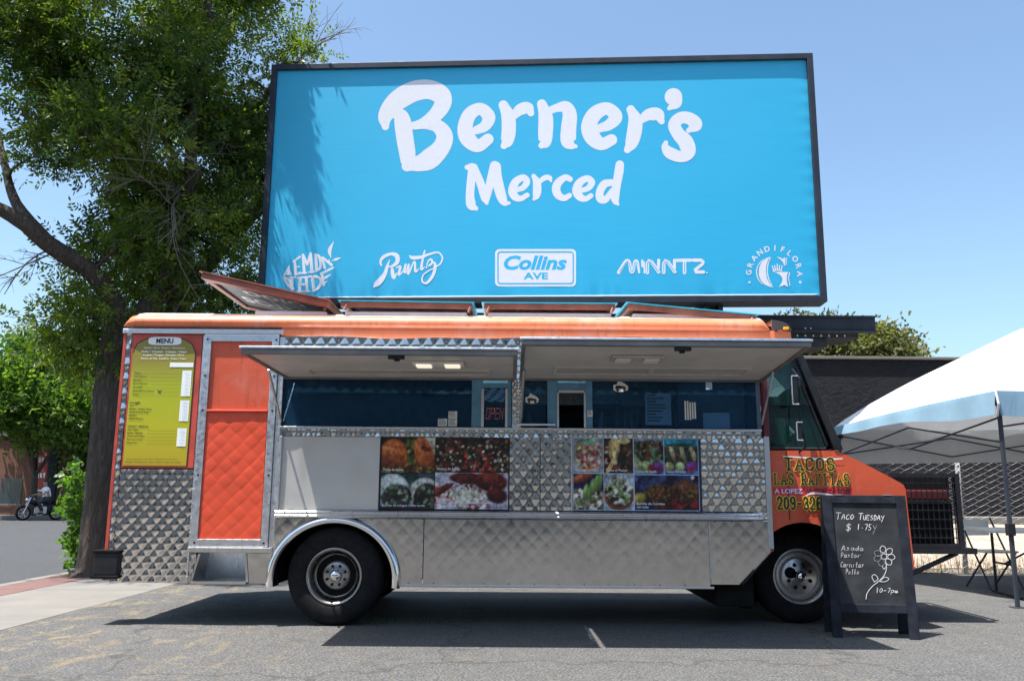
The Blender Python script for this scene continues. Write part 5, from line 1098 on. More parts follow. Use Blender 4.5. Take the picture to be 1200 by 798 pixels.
# ================================================================== A-BOARD
AB = thing('sandwich_board', (2.862, 6.98, GZ), 'black chalkboard sandwich board leaning open in front of the cab', 'sandwich board', local=True, rz=math.radians(-8))
HT, WD, LEAN = 1.10, 0.65, 0.115
def ap_(x, t, o): return Vector((x, LEAN*t/HT - o*0.99, t + o*0.15*0))     # front face point
def aslab(m, x0, x1, t0, t1, o0, o1, f=ap_):
    n = len(m.v); m.v += [tuple(f(a, b, c)) for c in (o0, o1) for a, b in ((x0, t0), (x1, t0), (x1, t1), (x0, t1))]
    for q in ((0, 3, 2, 1), (4, 5, 6, 7), (0, 1, 5, 4), (1, 2, 6, 5), (2, 3, 7, 6), (3, 0, 4, 7)): m.f.append(tuple(n+i for i in q))
    return m
h_ = WD/2
def aframe(f):
    m = MB(); aslab(m, -h_, -h_+0.075, 0, HT, 0, 0.028, f); aslab(m, h_-0.075, h_, 0, HT, 0, 0.028, f); aslab(m, -h_+0.075, h_-0.075, HT-0.065, HT, 0.001, 0.027, f); aslab(m, -h_+0.075, h_-0.075, 0.19, 0.255, 0.001, 0.027, f); return m
build('front_frame', aframe(ap_), M['chalkframe'], AB, bevel=0.004)
build('slate', aslab(MB(), -h_+0.075, h_-0.075, 0.255, HT-0.065, 0.005, 0.013), M['chalkboard'], AB)
rear = lambda x, t, o: Vector((x, 2*LEAN+0.03-LEAN*t/HT + o, t))
build('rear_frame', aframe(rear), M['chalkframe'], AB, bevel=0.004); build('rear_slate', aslab(MB(), -h_+0.075, h_-0.075, 0.255, HT-0.065, 0.005, 0.013, rear), M['chalkboard'], AB)
build('hinge', MB().box(-0.22, -0.16, LEAN-0.03, LEAN+0.06, HT, HT+0.006).box(0.16, 0.22, LEAN-0.03, LEAN+0.06, HT, HT+0.006), M['galv'], AB)
# chalk drawing: zoom pixels (532 x 798) onto the slate; slate spans x 66..395, y 78..600
def TA(x, y, l):
    xx = -h_+0.075+(x-66-(y-78)*0.105)/(395-66)*(WD-0.15); t = HT-0.065-(y-78)/(600-78)*(HT-0.065-0.255); return ap_(xx, t, 0.0135+l)
CH = MB(); HW = {
 'T': [[(0, 1), (1, 1)], [(.5, 1), (.45, 0)]], 'A': [[(0, 0), (.5, 1), (.95, 0)], [(.2, .4), (.8, .4)]], 'C': [[(.95, .85), (.5, 1), (.1, .5), (.4, 0), (1, .1)]], 'O': [[(.5, 1), (.05, .5), (.5, 0), (.95, .5), (.5, 1)]], 'U': [[(.1, 1), (.15, .2), (.5, 0), (.85, .25), (.9, 1)]], 'E': [[(.9, 1), (.1, 1), (.1, 0), (.9, 0)], [(.1, .5), (.75, .5)]],
 'S': [[(.9, .9), (.4, 1), (.2, .7), (.8, .35), (.6, 0), (.1, .08)]], 'D': [[(.15, 0), (.15, 1), (.7, .9), (.9, .5), (.6, .05), (.15, 0)]], 'Y': [[(.05, 1), (.5, .5)], [(1, 1), (.3, -.4)]], 's': [[(.8, .5), (.3, .6), (.7, .2), (.1, .05)]], 'a': [[(.8, .5), (.3, .55), (.1, .2), (.5, 0), (.8, .5), (.9, 0)]], 'd': [[(.8, .4), (.3, .5), (.1, .2), (.5, 0), (.85, 1.0), (.9, 0)]], 'P': [[(.2, 0), (.25, 1), (.9, .85), (.7, .5), (.2, .45)]], 't': [[(.5, 1), (.4, .1), (.8, 0)], [(.1, .65), (.9, .65)]], 'o': [[(.5, .55), (.1, .3), (.5, 0), (.9, .3), (.5, .55)]], 'r': [[(.2, .55), (.2, 0), (.3, .45), (.9, .55)]], 'n': [[(.1, .55), (.1, 0), (.4, .5), (.75, .45), (.85, 0)]], 'i': [[(.5, .55), (.5, 0)]], 'l': [[(.5, 1), (.45, 0)]], 'p': [[(.1, .55), (.1, -.4)], [(.1, .5), (.7, .55), (.8, .1), (.1, .05)]], 'm': [[(0, .5), (.05, 0), (.3, .5), (.4, 0), (.7, .5), (.95, 0)]],
 '$': [[(.9, .85), (.3, .9), (.2, .6), (.8, .4), (.7, .1), (.1, .15)], [(.55, 1.1), (.45, -.1)]], '1': [[(.5, 1), (.5, 0)]], '.': [[(.45, .35), (.55, .38)]], '7': [[(.1, 1), (.9, 1), (.4, 0)]], '5': [[(.9, 1), (.3, 1), (.2, .55), (.8, .4), (.6, 0), (.1, .05)]], '0': [[(.5, 1), (.1, .5), (.5, 0), (.9, .5), (.5, 1)]], '-': [[(.1, .4), (.9, .45)]]}
def hand(m, s, x, y, w, h, r=1.9, jit=1.0, sl=0.12):
    for ch_ in s:
        if ch_ != ' ':
            for st_ in HW[ch_]: strokes(m, TA, [[(x+(p[0]+p[1]*sl)*w*0.8+random.uniform(-jit, jit), y-p[1]*h+random.uniform(-jit, jit), r*random.uniform(.6, 1.15)) for p in st_]], True, 5)
        x += w
    return m
hand(CH, 'T', 88, 164, 30, 34); hand(CH, 'ACO', 118, 163, 22, 25); hand(CH, 'T', 204, 164, 26, 32); hand(CH, 'UESDAY', 228, 166, 18, 24)
build('chalk_writing', CH, M['chalk'], AB); CH = MB()
hand(CH, '$', 140, 224, 34, 36); hand(CH, '1.75', 198, 218, 19, 28)
build('chalk_writing', CH, M['chalk'], AB); CH = MB()
def loop(cx, cy, a, ln, wd): return [(cx+math.cos(a)*q*ln-math.sin(a)*wd*s, cy+math.sin(a)*q*ln+math.cos(a)*wd*s, 1.6) for q, s in ((.3, 0), (.5, .8), (.8, .9), (1.02, 0), (.8, -.9), (.5, -.8), (.3, 0))]
for i, a in enumerate((-100, -45, 5, 50)): strokes(CH, TA, [loop(337, 355, math.radians(a), 54, 15)], True, 4)
strokes(CH, TA, [[(337+14*math.cos(q), 356+14*math.sin(q), 1.6) for q in np.linspace(0, 6.3, 10)], [(345, 385, 1.6), (350, 410, 2), (340, 450, 2), (310, 485, 2), (280, 510, 2), (255, 545, 2), (250, 575, 2)], [(290, 488, 1.6), (278, 460, 1.6), (292, 450, 1.6), (308, 470, 1.6), (290, 488, 1.6)], [(318, 485, 1.6), (340, 462, 1.6), (362, 470, 1.6), (345, 484, 1.6), (318, 485, 1.6)], [(328, 405, 1.6), (338, 420, 1.6), (350, 402, 1.6)]], True, 4)
build('chalk_flower', CH, M['chalk'], AB); CH = MB()
hand(CH, '10-7pm', 297, 540, 19, 22, 1.6)
build('chalk_writing', CH, M['chalk'], AB)
M['chalkmid'] = simple('thin_chalk', (0.30, 0.30, 0.31), 0.9, var=0.3, scale=60); [build('chalk_writing', hand(MB(), *a_), M['chalkmid'], AB) for a_ in (('Asada', 122, 328, 23, 24, 1.9), ('Pastor', 118, 364, 17, 24, 1.9), ('Carnitas', 118, 414, 15, 26, 1.9), ('Pollo', 145, 450, 14, 26, 1.9))]
CS = MB(); build('chalk_smudge', hand(MB(), 'Y', 276, 226, 26, 32, 2.6), M['chalkfaint'], AB)
for a in (110, 160, 205): strokes(CS, TA, [loop(337, 355, math.radians(a), 52, 15)], True, 4)
build('chalk_smudge', CS, M['chalkfaint'], AB)

# ================================================================== CANOPY TENT, TABLE, CHAIR
NL, FL = Vector((5.12, 8.94, 0)), Vector((4.54, 11.86, 0)); sd = (FL-NL); TL = sd.length; pr = Vector((sd.y, -sd.x, 0)).normalized()
NR, FR = NL+pr*3.5, FL+pr*3.5; CT = (NL+FR)/2; ZE, ZP = 2.14, 3.20; ZC = [2.15, 1.99, 2.08, 2.15]
TN = thing('canopy_tent', (CT.x, CT.y, GZ), 'white pop-up canopy tent with pale blue valance and steel legs beside the fence', 'tent')
cv = MB(); cr_l = [NL, FL, FR, NR]
def over(p): return CT+(p-CT)*1.035
for i in range(4):
    a, b = over(cr_l[i]), over(cr_l[(i+1) % 4])
    za, zb2 = ZC[i], ZC[(i+1) % 4]
    cv.grid(lambda s, t: (lambda e, ze: (e.x, e.y, ze+(ZP-ze)*t**0.86 + 0.012*math.sin(s*23+t*9)*(1-t)*t*2 - 0.06*math.sin(s*math.pi)*(1-t)*math.sin(math.pi*min(1, t+0.25)) + 0.02*math.sin(s*math.pi)*(1-t)))(a.lerp(b, s)*(1-t)+CT*t, za*(1-s)+zb2*s), 24, 14)
build('canopy_top', cv, M['canvas'], TN, smooth=True)
vl = MB()
for i in (0, 2, 3):
    a, b = over(cr_l[i])+Vector((0, 0, 0)), over(cr_l[(i+1) % 4])
    out = ((a+b)/2-CT).normalized(); za, zb2 = ZC[i], ZC[(i+1) % 4]
    vl.grid(lambda s, t: (lambda e: (e.x+out.x*(0.012+0.03*t+0.012*math.sin(s*31)*t), e.y+out.y*(0.012+0.03*t+0.012*math.sin(s*31)*t), za*(1-s)+zb2*s+0.012+0.02*math.sin(s*math.pi)-t*(0.25+0.03*math.sin(s*9))*((1-0.6*s) if i == 0 else 1)))(a.lerp(b, s)), 40, 6)
build('valance', vl, M['valance'], TN, smooth=True)
rf_ = MB(); a, b = over(FL), over(FR); rf_.grid(lambda s, t: (lambda e: (e.x, e.y+0.01+0.02*math.sin(s*20)*t, ZC[1]*(1-s)+ZC[2]*s+0.01-t*0.50))(a.lerp(b, s)), 30, 5); build('rear_flap', rf_, M['greyfab'], TN, smooth=True)
for p, ZE_ in zip(cr_l, ZC):
    lg = build('leg', MB().box(p.x-0.018, p.x+0.018, p.y-0.018, p.y+0.018, GZ+0.008, ZE_-0.02), M['tentleg'], TN, bevel=0.004)
    build('foot', MB().box(p.x-0.06, p.x+0.06, p.y-0.06, p.y+0.06, GZ, GZ+0.008), M['tentleg'], lg)
    build('slider', MB().box(p.x-0.04, p.x+0.04, p.y-0.04, p.y+0.04, ZE_-0.14, ZE_-0.04).box(p.x-0.036, p.x+0.036, p.y-0.036, p.y+0.036, 0.68, 0.80), M['black'], lg, bevel=0.006)
ts = MB()
for i in range(4):
    a, b = cr_l[i], cr_l[(i+1) % 4]; zt_, zb_ = min(ZC[i], ZC[(i+1) % 4])-0.10, min(ZC[i], ZC[(i+1) % 4])-0.36
    for k_ in range(2):
        p, q = a.lerp(b, k_*0.5), a.lerp(b, k_*0.5+0.5); mid = zt_ if True else 0
        for (z0_, z1_) in ((zt_, zb_), (zb_, zt_)): ts.tube([(p.x, p.y, z0_), (q.x, q.y, z1_)], 0.011, 6)
ts.tube([(CT.x, CT.y, ZP-0.02), (CT.x, CT.y, ZP-0.55)], 0.02, 8)
for p, ZE_ in zip(cr_l, ZC): ts.tube([(p.x, p.y, ZE_-0.03), (CT.x, CT.y, ZP-0.06)], 0.012, 6)
build('scissor_truss', ts, M['tentleg'], TN)
build('corner_strap', MB().tube([(over(NL).x-0.03, over(NL).y-0.04, ZE+0.03), (over(NL).x-0.02, over(NL).y-0.06, ZE-0.12), (NL.x-0.05, NL.y-0.05, ZE-0.24)], 0.012, 6), M['canvas'], TN)
TBL = thing('folding_table', (5.30, 9.70, GZ), 'white plastic folding table with black legs under the canopy tent', 'table', local=True, rz=math.radians(-9))
build('table_top', MB().box(0, 1.83, 0, 0.75, 0.705, 0.745), M['plasticw'], TBL, bevel=0.012)
for x in (0.28, 1.52):
    for y in (0.08, 0.67): build('leg', MB().tube([(x, y, 0.02), (x, y, 0.704)], 0.016, 8), M['black'], TBL)
    build('leg_foot', MB().box(x-0.02, x+0.02, -0.02, 0.77, 0.0, 0.024), M['black'], TBL, bevel=0.005)
    build('leg_brace', MB().tube([(x, 0.08, 0.35), (x, 0.67, 0.35)], 0.012, 6).tube([(x, 0.37, 0.35), (0.9, 0.37, 0.69)], 0.011, 6), M['black'], TBL)
CHR = thing('folding_chair', (5.95, 10.85, GZ), 'beige plastic folding chair behind the folding table', 'chair', local=True, rz=math.radians(190))
build('backrest', MB().grid(lambda a, b: (-0.22+a*0.44, -0.24+0.04*(2*a-1)**2*-1, 0.62+b*0.20*(1-0.15*(2*a-1)**4)), 10, 4), M['plasticw'], CHR, smooth=True); build('seat', MB().box(-0.21, 0.21, -0.18, 0.22, 0.43, 0.455), M['plasticw'], CHR, bevel=0.01)
for s in (-1, 1): build('leg', MB().tube([(s*0.22, 0.22, 0.0), (s*0.22, -0.25, 0.84)], 0.012, 6), M['tentleg'], CHR); build('leg', MB().tube([(s*0.20, -0.24, 0.0), (s*0.20, 0.18, 0.44)], 0.012, 6), M['tentleg'], CHR)

# ================================================================== FENCE, DARK WALL
FY = 12.78; FT = 1.98
FN = thing('chain_link_fence', (7, FY, GZ), 'galvanised chain-link fence with steel posts behind the canopy tent', 'fence')
fx0, fx1 = 1.2, 13.5
for x in (1.5, 4.05, 6.62, 9.2, 11.8): build('post', MB().tube([(x, FY, GZ-0.0), (x, FY, FT+0.05)], 0.034, 12).lathe([(0.036, FT+0.05), (0.025, FT+0.075), (0, FT+0.085)], (x, FY, 0), 'z', 12), M['wire'], FN, smooth=True)
build('top_rail', MB().tube([(fx0, FY-0.05, FT), (fx1, FY-0.05, FT)], 0.022, 10), M['galv'], FN, smooth=True)
wm = MB(); pw, ph = 0.088, 0.088; nr = int((FT-GZ-0.05)/ph*2)
x = fx0; i = 0
while x < fx1:
    pts_ = [(x+(pw/2 if ((j+i) % 2) else -pw/2), FY-0.042+(0.003 if (j % 2) else -0.003), GZ+0.03+j*ph/2) for j in range(nr+1)]
    wm.tube(pts_, 0.0030, 3, False); x += pw; i += 1
tag(build('wire_mesh', wm, M['wire'], FN), kind='stuff')
wall_z = atY(1000, 420, 16.4).z
WB = thing('stucco_building', (12, 17.5, GZ), 'dark charcoal stucco building wall behind the fence', 'building')
build('wall', MB().grid(lambda a, b: (0.5+a*30, 16.4, GZ-0.02+b*(wall_z-GZ)), 60, 12).box(0.5, 30.5, 16.42, 24, GZ-0.02, wall_z-0.02), M['darkwall'], WB)
build('coping', MB().box(0.45, 30.55, 16.34, 16.56, wall_z-0.018, wall_z+0.035), M['concrete'], WB, bevel=0.008)
build('base_kerb', MB().box(0.5, 30.5, 16.12, 16.39, 0.50, 0.72), M['concrete'], WB, bevel=0.02)

# ================================================================== VEGETATION
def unit(a): return a/np.maximum(np.linalg.norm(a, axis=-1, keepdims=True), 1e-9)
def leafmesh(name, P, D, parent, L=0.2, k=7, ll=0.07, lw=0.022, pal=((0.04, 0.09, 0.015), (0.10, 0.17, 0.03)), tint=None):
    """compound leaves: P sprig bases, D sprig directions"""
    n = len(P); D = unit(D+rng.normal(0, 0.35, (n, 3))); R = unit(np.cross(D, rng.normal(0, 1, (n, 3)))); Nn = np.cross(D, R)
    Ls = L*rng.uniform(0.6, 1.2, (n, 1)); Vs = []
    c0, c1 = np.array(pal[0]), np.array(pal[1]); t = rng.beta(1.6, 2.0, (n, 1)) if tint is None else np.clip(tint[:, None]+rng.normal(0, 0.16, (n, 1)), 0, 1)
    C = c0*(1-t)+c1*t; C = C*rng.uniform(0.85, 1.15, (n, 1))
    for i in range(k):
        if i == k-1: s, side, out = 1.0, 0, 1.0
        else: s = 0.25+0.7*(i//2)/max(1, (k-1)//2); side = 1 if i % 2 else -1; out = 0.45
        base = P+D*Ls*s; d = unit(D*out+R*side*0.9+Nn*rng.uniform(-0.35, 0.35, (n, 1))+np.array((0, 0, -0.18)))
        ln = ll*rng.uniform(0.75, 1.25, (n, 1)); wv = unit(np.cross(d, Nn+rng.normal(0, 0.3, (n, 3))))*lw*rng.uniform(0.8, 1.2, (n, 1))
        Vs.append(np.stack([base, base+d*ln*0.45+wv, base+d*ln, base+d*ln*0.45-wv], 1))
    V = np.stack(Vs, 1).reshape(-1, 3); Q = np.arange(len(V)).reshape(-1, 4); Cc = np.repeat(C, k*4, axis=0)
    return np_mesh(name, V, Q, M['leaf'], parent, Cc)
def clumps(ell, N, shell=0.35):
    out = []; wts = np.array([e[1][0]*e[1][1]*e[1][2] for e in ell])**0.7; wts /= wts.sum()
    for i in range(N):
        c, r = ell[rng.choice(len(ell), p=wts)]; d = unit(rng.normal(0, 1, 3)); q = rng.uniform(shell, 1)**0.5; out.append(np.array(c)+d*np.array(r)*q)
    return np.array(out)
def epx(u, v, Y, ru, rv, ry):
    c = atY(u, v, Y); k_ = Y/FPX*1.03; return (tuple(c), (ru*k_, ry, rv*k_))
def nearest(nodes, p):
    d = ((nodes[:, :3]-p)**2).sum(1)+np.maximum(0, nodes[:, 2]-p[2]+0.2)*1.5; return nodes[d.argmin()]
def bend(a, b, n=5, amp=0.12):
    a, b = np.array(a), np.array(b); L_ = np.linalg.norm(b-a); o = rng.normal(0, amp*L_, 3); return [tuple(a+(b-a)*t+o*math.sin(t*math.pi)*0.6+np.array((0, 0, 0.08*L_))*math.sin(t*math.pi)) for t in np.linspace(0, 1, n)]
def smoothpts(pts, rad, n=5):
    o, r = catmull(pts, rad, n); return [tuple(p) for p in o], r
def tree(root, limbs, cl, csize, per, leafkw, twig_r=0.03, twigs=True, keep=None):
    tm = MB(); nodes = []
    for li, l in enumerate(limbs):
        pts, rad = smoothpts([p[:3] for p in l], [p[3] for p in l]); tm.tube(pts, rad, 14 if li == 0 else 9, True, 0.05)
        nodes += [(*p, r) for p, r in zip(pts, rad)][(len(pts)//2 if li == 0 else 1):]
    build('trunk', tm, M['bark'], root, smooth=True)
    nodes = np.array(nodes); bm_ = MB(); Ps, Ds, Ts = [], [], []
    order = np.argsort([np.min(((nodes[:, :3]-c)**2).sum(1)) for c in cl])
    for ci in order:
        c = cl[ci]; nd = nearest(nodes, c); b = bend(nd[:3], c, 6)
        r0 = min(twig_r, nd[3]*0.7); rr = list(np.linspace(r0, r0*0.25, 6)); bm_.tube(b, rr, 5, False)
        nodes = np.vstack([nodes, [(*b[3], r0*0.6), (*b[5], r0*0.4)]])
        m_ = int(per*rng.uniform(0.6, 1.4)); s = csize*rng.uniform(0.7, 1.3); off = rng.normal(0, 1, (m_, 3))*np.array((1, 1, 0.75))*s*0.5
        if twigs:
            for q in range(4): e = c+off[q % m_]*1.1; bm_.tube([b[4], tuple((np.array(b[4])+e)/2+rng.normal(0, 0.04, 3)), tuple(e)], [r0*0.35, r0*0.25, r0*0.12], 4, False)
        P = c+off; Ps.append(P); Ds.append(unit(off+np.array((0, 0, 0.12))*s)+unit(c-np.array(limbs[0][-1][:3]))*0.3); Ts.append(np.full(m_, rng.beta(1.1, 2.1)))
    build('branches', bm_, M['bark'], root, smooth=True)
    P, D, Tt = np.vstack(Ps), np.vstack(Ds), np.concatenate(Ts)
    if keep is not None: k_ = keep(P); P, D, Tt = P[k_], D[k_], Tt[k_]
    return leafmesh('crown', P, D, root, tint=Tt, **leafkw)
def lp(u, v, Y, r): p = atY(u, v, Y); return (p.x, p.y, p.z, r)
# --- the large ash tree
tb0 = atZ(112, 674, GZ)
ASH = thing('ash_tree', (tb0.x, tb0.y, GZ), 'large leafy ash tree with forking dark trunk beside the truck and billboard', 'tree')
Y0 = tb0.y
limbs = [
 [(tb0.x, Y0, GZ-0.05, 0.36), (tb0.x+0.02, Y0, GZ+0.12, 0.27), lp(117, 610, Y0, 0.225), lp(122, 540, Y0, 0.215), lp(128, 470, Y0, 0.21), lp(134, 420, Y0, 0.21), lp(140, 385, Y0, 0.20)],
 [lp(136, 410, Y0, 0.16), lp(134, 360, Y0-.1, 0.145), lp(108, 320, Y0-.3, 0.13), lp(62, 290, Y0-.6, 0.12), lp(22, 258, Y0-.9, 0.10), lp(-40, 225, Y0-1.2, 0.07)],
 [lp(62, 290, Y0-.6, 0.09), lp(20, 240, Y0-.4, 0.07), lp(5, 190, Y0, 0.05), lp(-10, 120, Y0+.3, 0.03)],
 [lp(138, 400, Y0, 0.17), lp(172, 362, Y0+.2, 0.15), lp(195, 330, Y0+.3, 0.13), lp(208, 280, Y0+.3, 0.12), lp(222, 232, Y0+.2, 0.10), lp(225, 150, Y0, 0.08), lp(240, 70, Y0-.2, 0.06), lp(245, -10, Y0-.3, 0.04)],
 [lp(208, 290, Y0+.3, 0.10), lp(170, 210, Y0+.1, 0.09), lp(120, 135, Y0-.3, 0.07), lp(85, 95, Y0-.5, 0.05), lp(30, 60, Y0-.8, 0.04)],
 [lp(120, 135, Y0-.3, 0.06), lp(90, 60, Y0, 0.05), lp(60, 10, Y0+.4, 0.04)],
 [lp(142, 395, Y0, 0.16), lp(195, 372, Y0+.6, 0.14), lp(235, 320, Y0+.9, 0.13), lp(262, 285, Y0+1.0, 0.12), lp(278, 250, Y0+1.1, 0.11), lp(283, 215, Y0+1.1, 0.08), lp(300, 140, Y0+1.3, 0.06), lp(335, 70, Y0+1.4, 0.04)],
 [lp(262, 285, Y0+1.0, 0.09), lp(290, 262, Y0+1.0, 0.08), lp(312, 225, Y0+1.2, 0.06), lp(340, 150, Y0+1.4, 0.04)],
 [lp(222, 232, Y0+.2, 0.07), lp(190, 150, Y0+.6, 0.06), lp(175, 80, Y0+.9, 0.05), lp(165, 10, Y0+1.0, 0.03)]]
ell = [epx(150, 60, Y0, 150, 90, 2.3), epx(215, 175, Y0+.2, 105, 95, 2.0), epx(112, 190, Y0-.3, 80, 55, 1.6), epx(225, 290, Y0+.6, 85, 65, 1.6), epx(108, 395, Y0+.1, 52, 48, .9), epx(325, 62, Y0+1.3, 50, 40, 1.0), epx(20, 60, Y0-.5, 75, 75, 1.6),
       epx(150, -70, Y0, 190, 80, 2.4), epx(8, 272, Y0-.8, 18, 12, .4), epx(195, 345, Y0+.9, 90, 42, 1.3), epx(255, 110, Y0+.7, 60, 80, 1.5), epx(165, 300, Y0+.9, 45, 45, 1.0)]
cl = clumps(ell, 172)
# overhanging boughs above the frame's top edge that shade the corner of the billboard
sh_c = []
for i in range(16):
    s, t = bpx(345+rng.uniform(-14, 34), 100+rng.uniform(-5, 130)); p = bpt(s, t)+SUN*((8.3-t)/SUN.z+rng.uniform(0, 0.8)); sh_c.append(np.array(p))
cl = np.vstack([cl, np.array(sh_c)])
def keep_ash(P):   # nothing grows through the board or in front of it, nor through the truck roof
    s = (P-np.array(BL))@np.array(ex); o = (P-np.array(BL))@np.array(bn)
    inb = (s > -0.10) & (P[:, 2] < BZ1+0.1) & (o > -0.55)
    trk = (P[:, 0] > -3.5) & (P[:, 1] < 9.8) & (P[:, 2] < 3.3)
    front = (s > -0.15) & (P[:, 2] < 8.15) & (o > -0.2)
    # crown shaped by its shadow: leaves shading the board outside one patch removed
    oo = (P-np.array(BL))@np.array(bn); k_ = oo/np.dot(np.array(SUN), np.array(bn)); H_ = P-np.outer(k_, np.array(SUN)); hs, hz = (H_-np.array(BL))@np.array(ex), H_[:, 2]
    on = (oo > 0) & (hs > -0.05) & (hs < BW) & (hz > BZ0) & (hz < BZ1)
    tipz = 5.55+0.9*np.clip(np.abs(hs-0.62)/0.62, 0, 1)**2
    cut = on & ~((hs < 0.42+0.12*(BZ1-hz)) & (hs > 0.05+0.10*(BZ1-hz)) & (hz > tipz))
    return ~(inb | trk | front | cut)
tree(ASH, limbs, cl, 0.47, 130, dict(L=0.20, k=7, ll=0.085, lw=0.017, pal=((0.028, 0.066, 0.012), (0.22, 0.28, 0.034))), 0.035, keep=keep_ash)
dt = MB()
def twiggy(m, p0, p1, r, depth, spread):
    b = bend(p0, p1, 5, 0.10); m.tube(b, list(np.linspace(r, r*0.35, 5)), 5, False)
    if depth:
        for q in range(5):
            t = rng.uniform(0.25, 1.0); i_ = min(4, int(t*4)); s0 = np.array(b[i_]); d = unit(np.array(p1)-np.array(p0)); L_ = np.linalg.norm(np.array(p1)-np.array(p0)); e = s0+unit(d+rng.normal(0, spread, 3))*L_*rng.uniform(0.3, 0.6); twiggy(m, tuple(s0), tuple(e), r*0.5, depth-1, spread)
for (a, b, Y, Yb) in (((283, 235), (135, 185), Y0-1.7, Y0+1.1), ((280, 245), (110, 205), Y0-1.6, Y0+1.1), ((222, 225), (205, 270), Y0-1.4, Y0+.2), ((222, 232), (185, 285), Y0-1.4, Y0+.2), ((66, 295), (-15, 330), Y0-.8, Y0-.6), ((60, 292), (5, 345), Y0-.8, Y0-.6), ((335, 90), (412, 38), Y0+1.3, Y0+1.4), ((335, 90), (395, 45), Y0+1.3, Y0+1.4)):
    dt = MB(); twiggy(dt, tuple(atY(*a, Yb)), tuple(atY(*b, Y)), 0.014, 2, 0.55); build('bare_branch', dt, M['deadwood'], ASH)
# --- shrub of suckers beside the trunk
sb0 = atZ(98, 664, GZ)
SHB = thing('sucker_shrub', (sb0.x, sb0.y+0.35, GZ), 'bright green broad-leaved shrub growing at the foot of the ash trunk', 'shrub')
sm_ = MB(); Ps, Ds = [], []
for i in range(26):
    tu, tv = rng.uniform(80, 132), rng.uniform(550, 645); top = np.array(atY(tu, tv, sb0.y+rng.uniform(-0.2, 0.9))); b0 = np.array((sb0.x+rng.uniform(-.1, .15), sb0.y+0.35+rng.uniform(-.1, .2), GZ)); b = bend(b0, top, 7, 0.08); sm_.tube(b, list(np.linspace(0.012, 0.004, 7)), 5, False)
    for q in range(40):
        t = rng.uniform(0.25, 1.05); Ps.append(b0+(top-b0)*t+rng.normal(0, 0.09, 3)); Ds.append(rng.normal(0, 1, 3)+np.array((0, -.3, .2)))
build('stems', sm_, M['bark'], SHB); leafmesh('foliage', np.array(Ps), np.array(Ds), SHB, L=0.10, k=5, ll=0.085, lw=0.030, pal=((0.045, 0.10, 0.015), (0.14, 0.26, 0.04)))
# --- far street trees
def fartree(name, u, v, Y, zb, label, ellp, n, per, pal, size=0.9, trunk_r=0.16, forks=True, ll=0.2):
    b0 = atY(u, v, Y); rt_ = thing(name, (b0.x, Y, zb), label, 'tree')
    el = [epx(*e) for e in ellp]; tops = [np.array(e[0]) for e in el]; mid = np.array((b0.x, Y, zb+2.0)); L_ = [[(b0.x, Y, zb-.05, trunk_r*1.3), (b0.x+.03, Y, zb+0.6, trunk_r), (*mid, trunk_r*.85)]]
    for t in tops: L_.append([(*mid, trunk_r*.6), (*(mid*.5+t*.5+rng.normal(0, .2, 3)), trunk_r*.4), (*t, trunk_r*.15)])
    tree(rt_, L_, clumps(el, n), size, per, dict(L=0.3, k=4, ll=ll, lw=ll*0.36, pal=pal), 0.04, False); return rt_
green = ((0.045, 0.10, 0.018), (0.17, 0.27, 0.05))
SZ = GZ-0.15
fartree('street_tree', 36, 606, 40.8, SZ, 'rounded young street tree in front of the brick building', [(42, 462, 39.4, 44, 40, 2.2), (18, 485, 39.4, 38, 32, 2.0), (75, 478, 39.4, 32, 34, 1.8), (32, 415, 39.4, 14, 26, 1.0), (0, 440, 39.4, 24, 36, 1.6), (100, 466, 39.6, 16, 20, 1.2)], 95, 60, green, 0.95)
fartree('street_tree', 128, 600, 44, SZ, 'pale green tree beyond the ash trunk', [(112, 500, 44, 30, 40, 2.5), (140, 480, 44, 35, 45, 2.5), (105, 540, 43, 26, 30, 2.0)], 60, 60, ((0.06, 0.13, 0.02), (0.20, 0.30, 0.06)), 1.3)
fartree('street_tree', 40, 600, 62, SZ, 'dark broad tree behind the brick building', [(-30, 480, 62, 50, 40, 3.5), (30, 490, 62, 40, 25, 3.0)], 50, 60, ((0.03, 0.07, 0.015), (0.09, 0.15, 0.03)), 1.8)
fartree('olive_tree', 1010, 560, 27, 0.0, 'dry olive green tree rising behind the charcoal wall', [(1010, 410, 27, 32, 18, 1.6), (965, 410, 27, 34, 12, 1.4), (1040, 414, 27, 26, 14, 1.3), (1076, 418, 27, 10, 5, .6), (970, 390, 27, 18, 6, .8), (925, 392, 27, 14, 8, .8)], 80, 60, ((0.07, 0.085, 0.03), (0.21, 0.20, 0.10)), 0.45, 0.2, ll=0.13)
# --- weeds
def blades(name, pts, hts, mt, label, lean=0.3, wd=0.006):
    V, Q = [], []
    for p, h in zip(pts, hts):
        a = rng.uniform(0, 6.28); d = np.array((math.cos(a), math.sin(a), 0)); e = np.array((-d[1], d[0], 0))*wd; t = np.array(p)+np.array((0, 0, h))+d*h*lean*rng.uniform(0, 1.5); n = len(V); V += [np.array(p)-e, np.array(p)+e, t]; Q.append((n, n+1, n+2))
    o = np_mesh(name, np.array(V), np.array(Q), mt, None, k=3); return tag(o, label, 'weeds', kind='stuff')
pts = [(rng.uniform(3.2, 13), 12.85+rng.uniform(0, 0.5), GZ) for i in range(2600)]; blades('dry_weeds', pts, rng.uniform(0.06, 0.38, len(pts)), M['straw'], 'dry straw coloured weeds along the foot of the fence', 0.5)
pts = []
for i in range(260):
    c = atZ(rng.choice([445, 470, 500, 520, 435])+rng.normal(0, 9), 729+rng.normal(0, 2.2), GZ); pts.append((c.x, c.y, GZ+0.003))
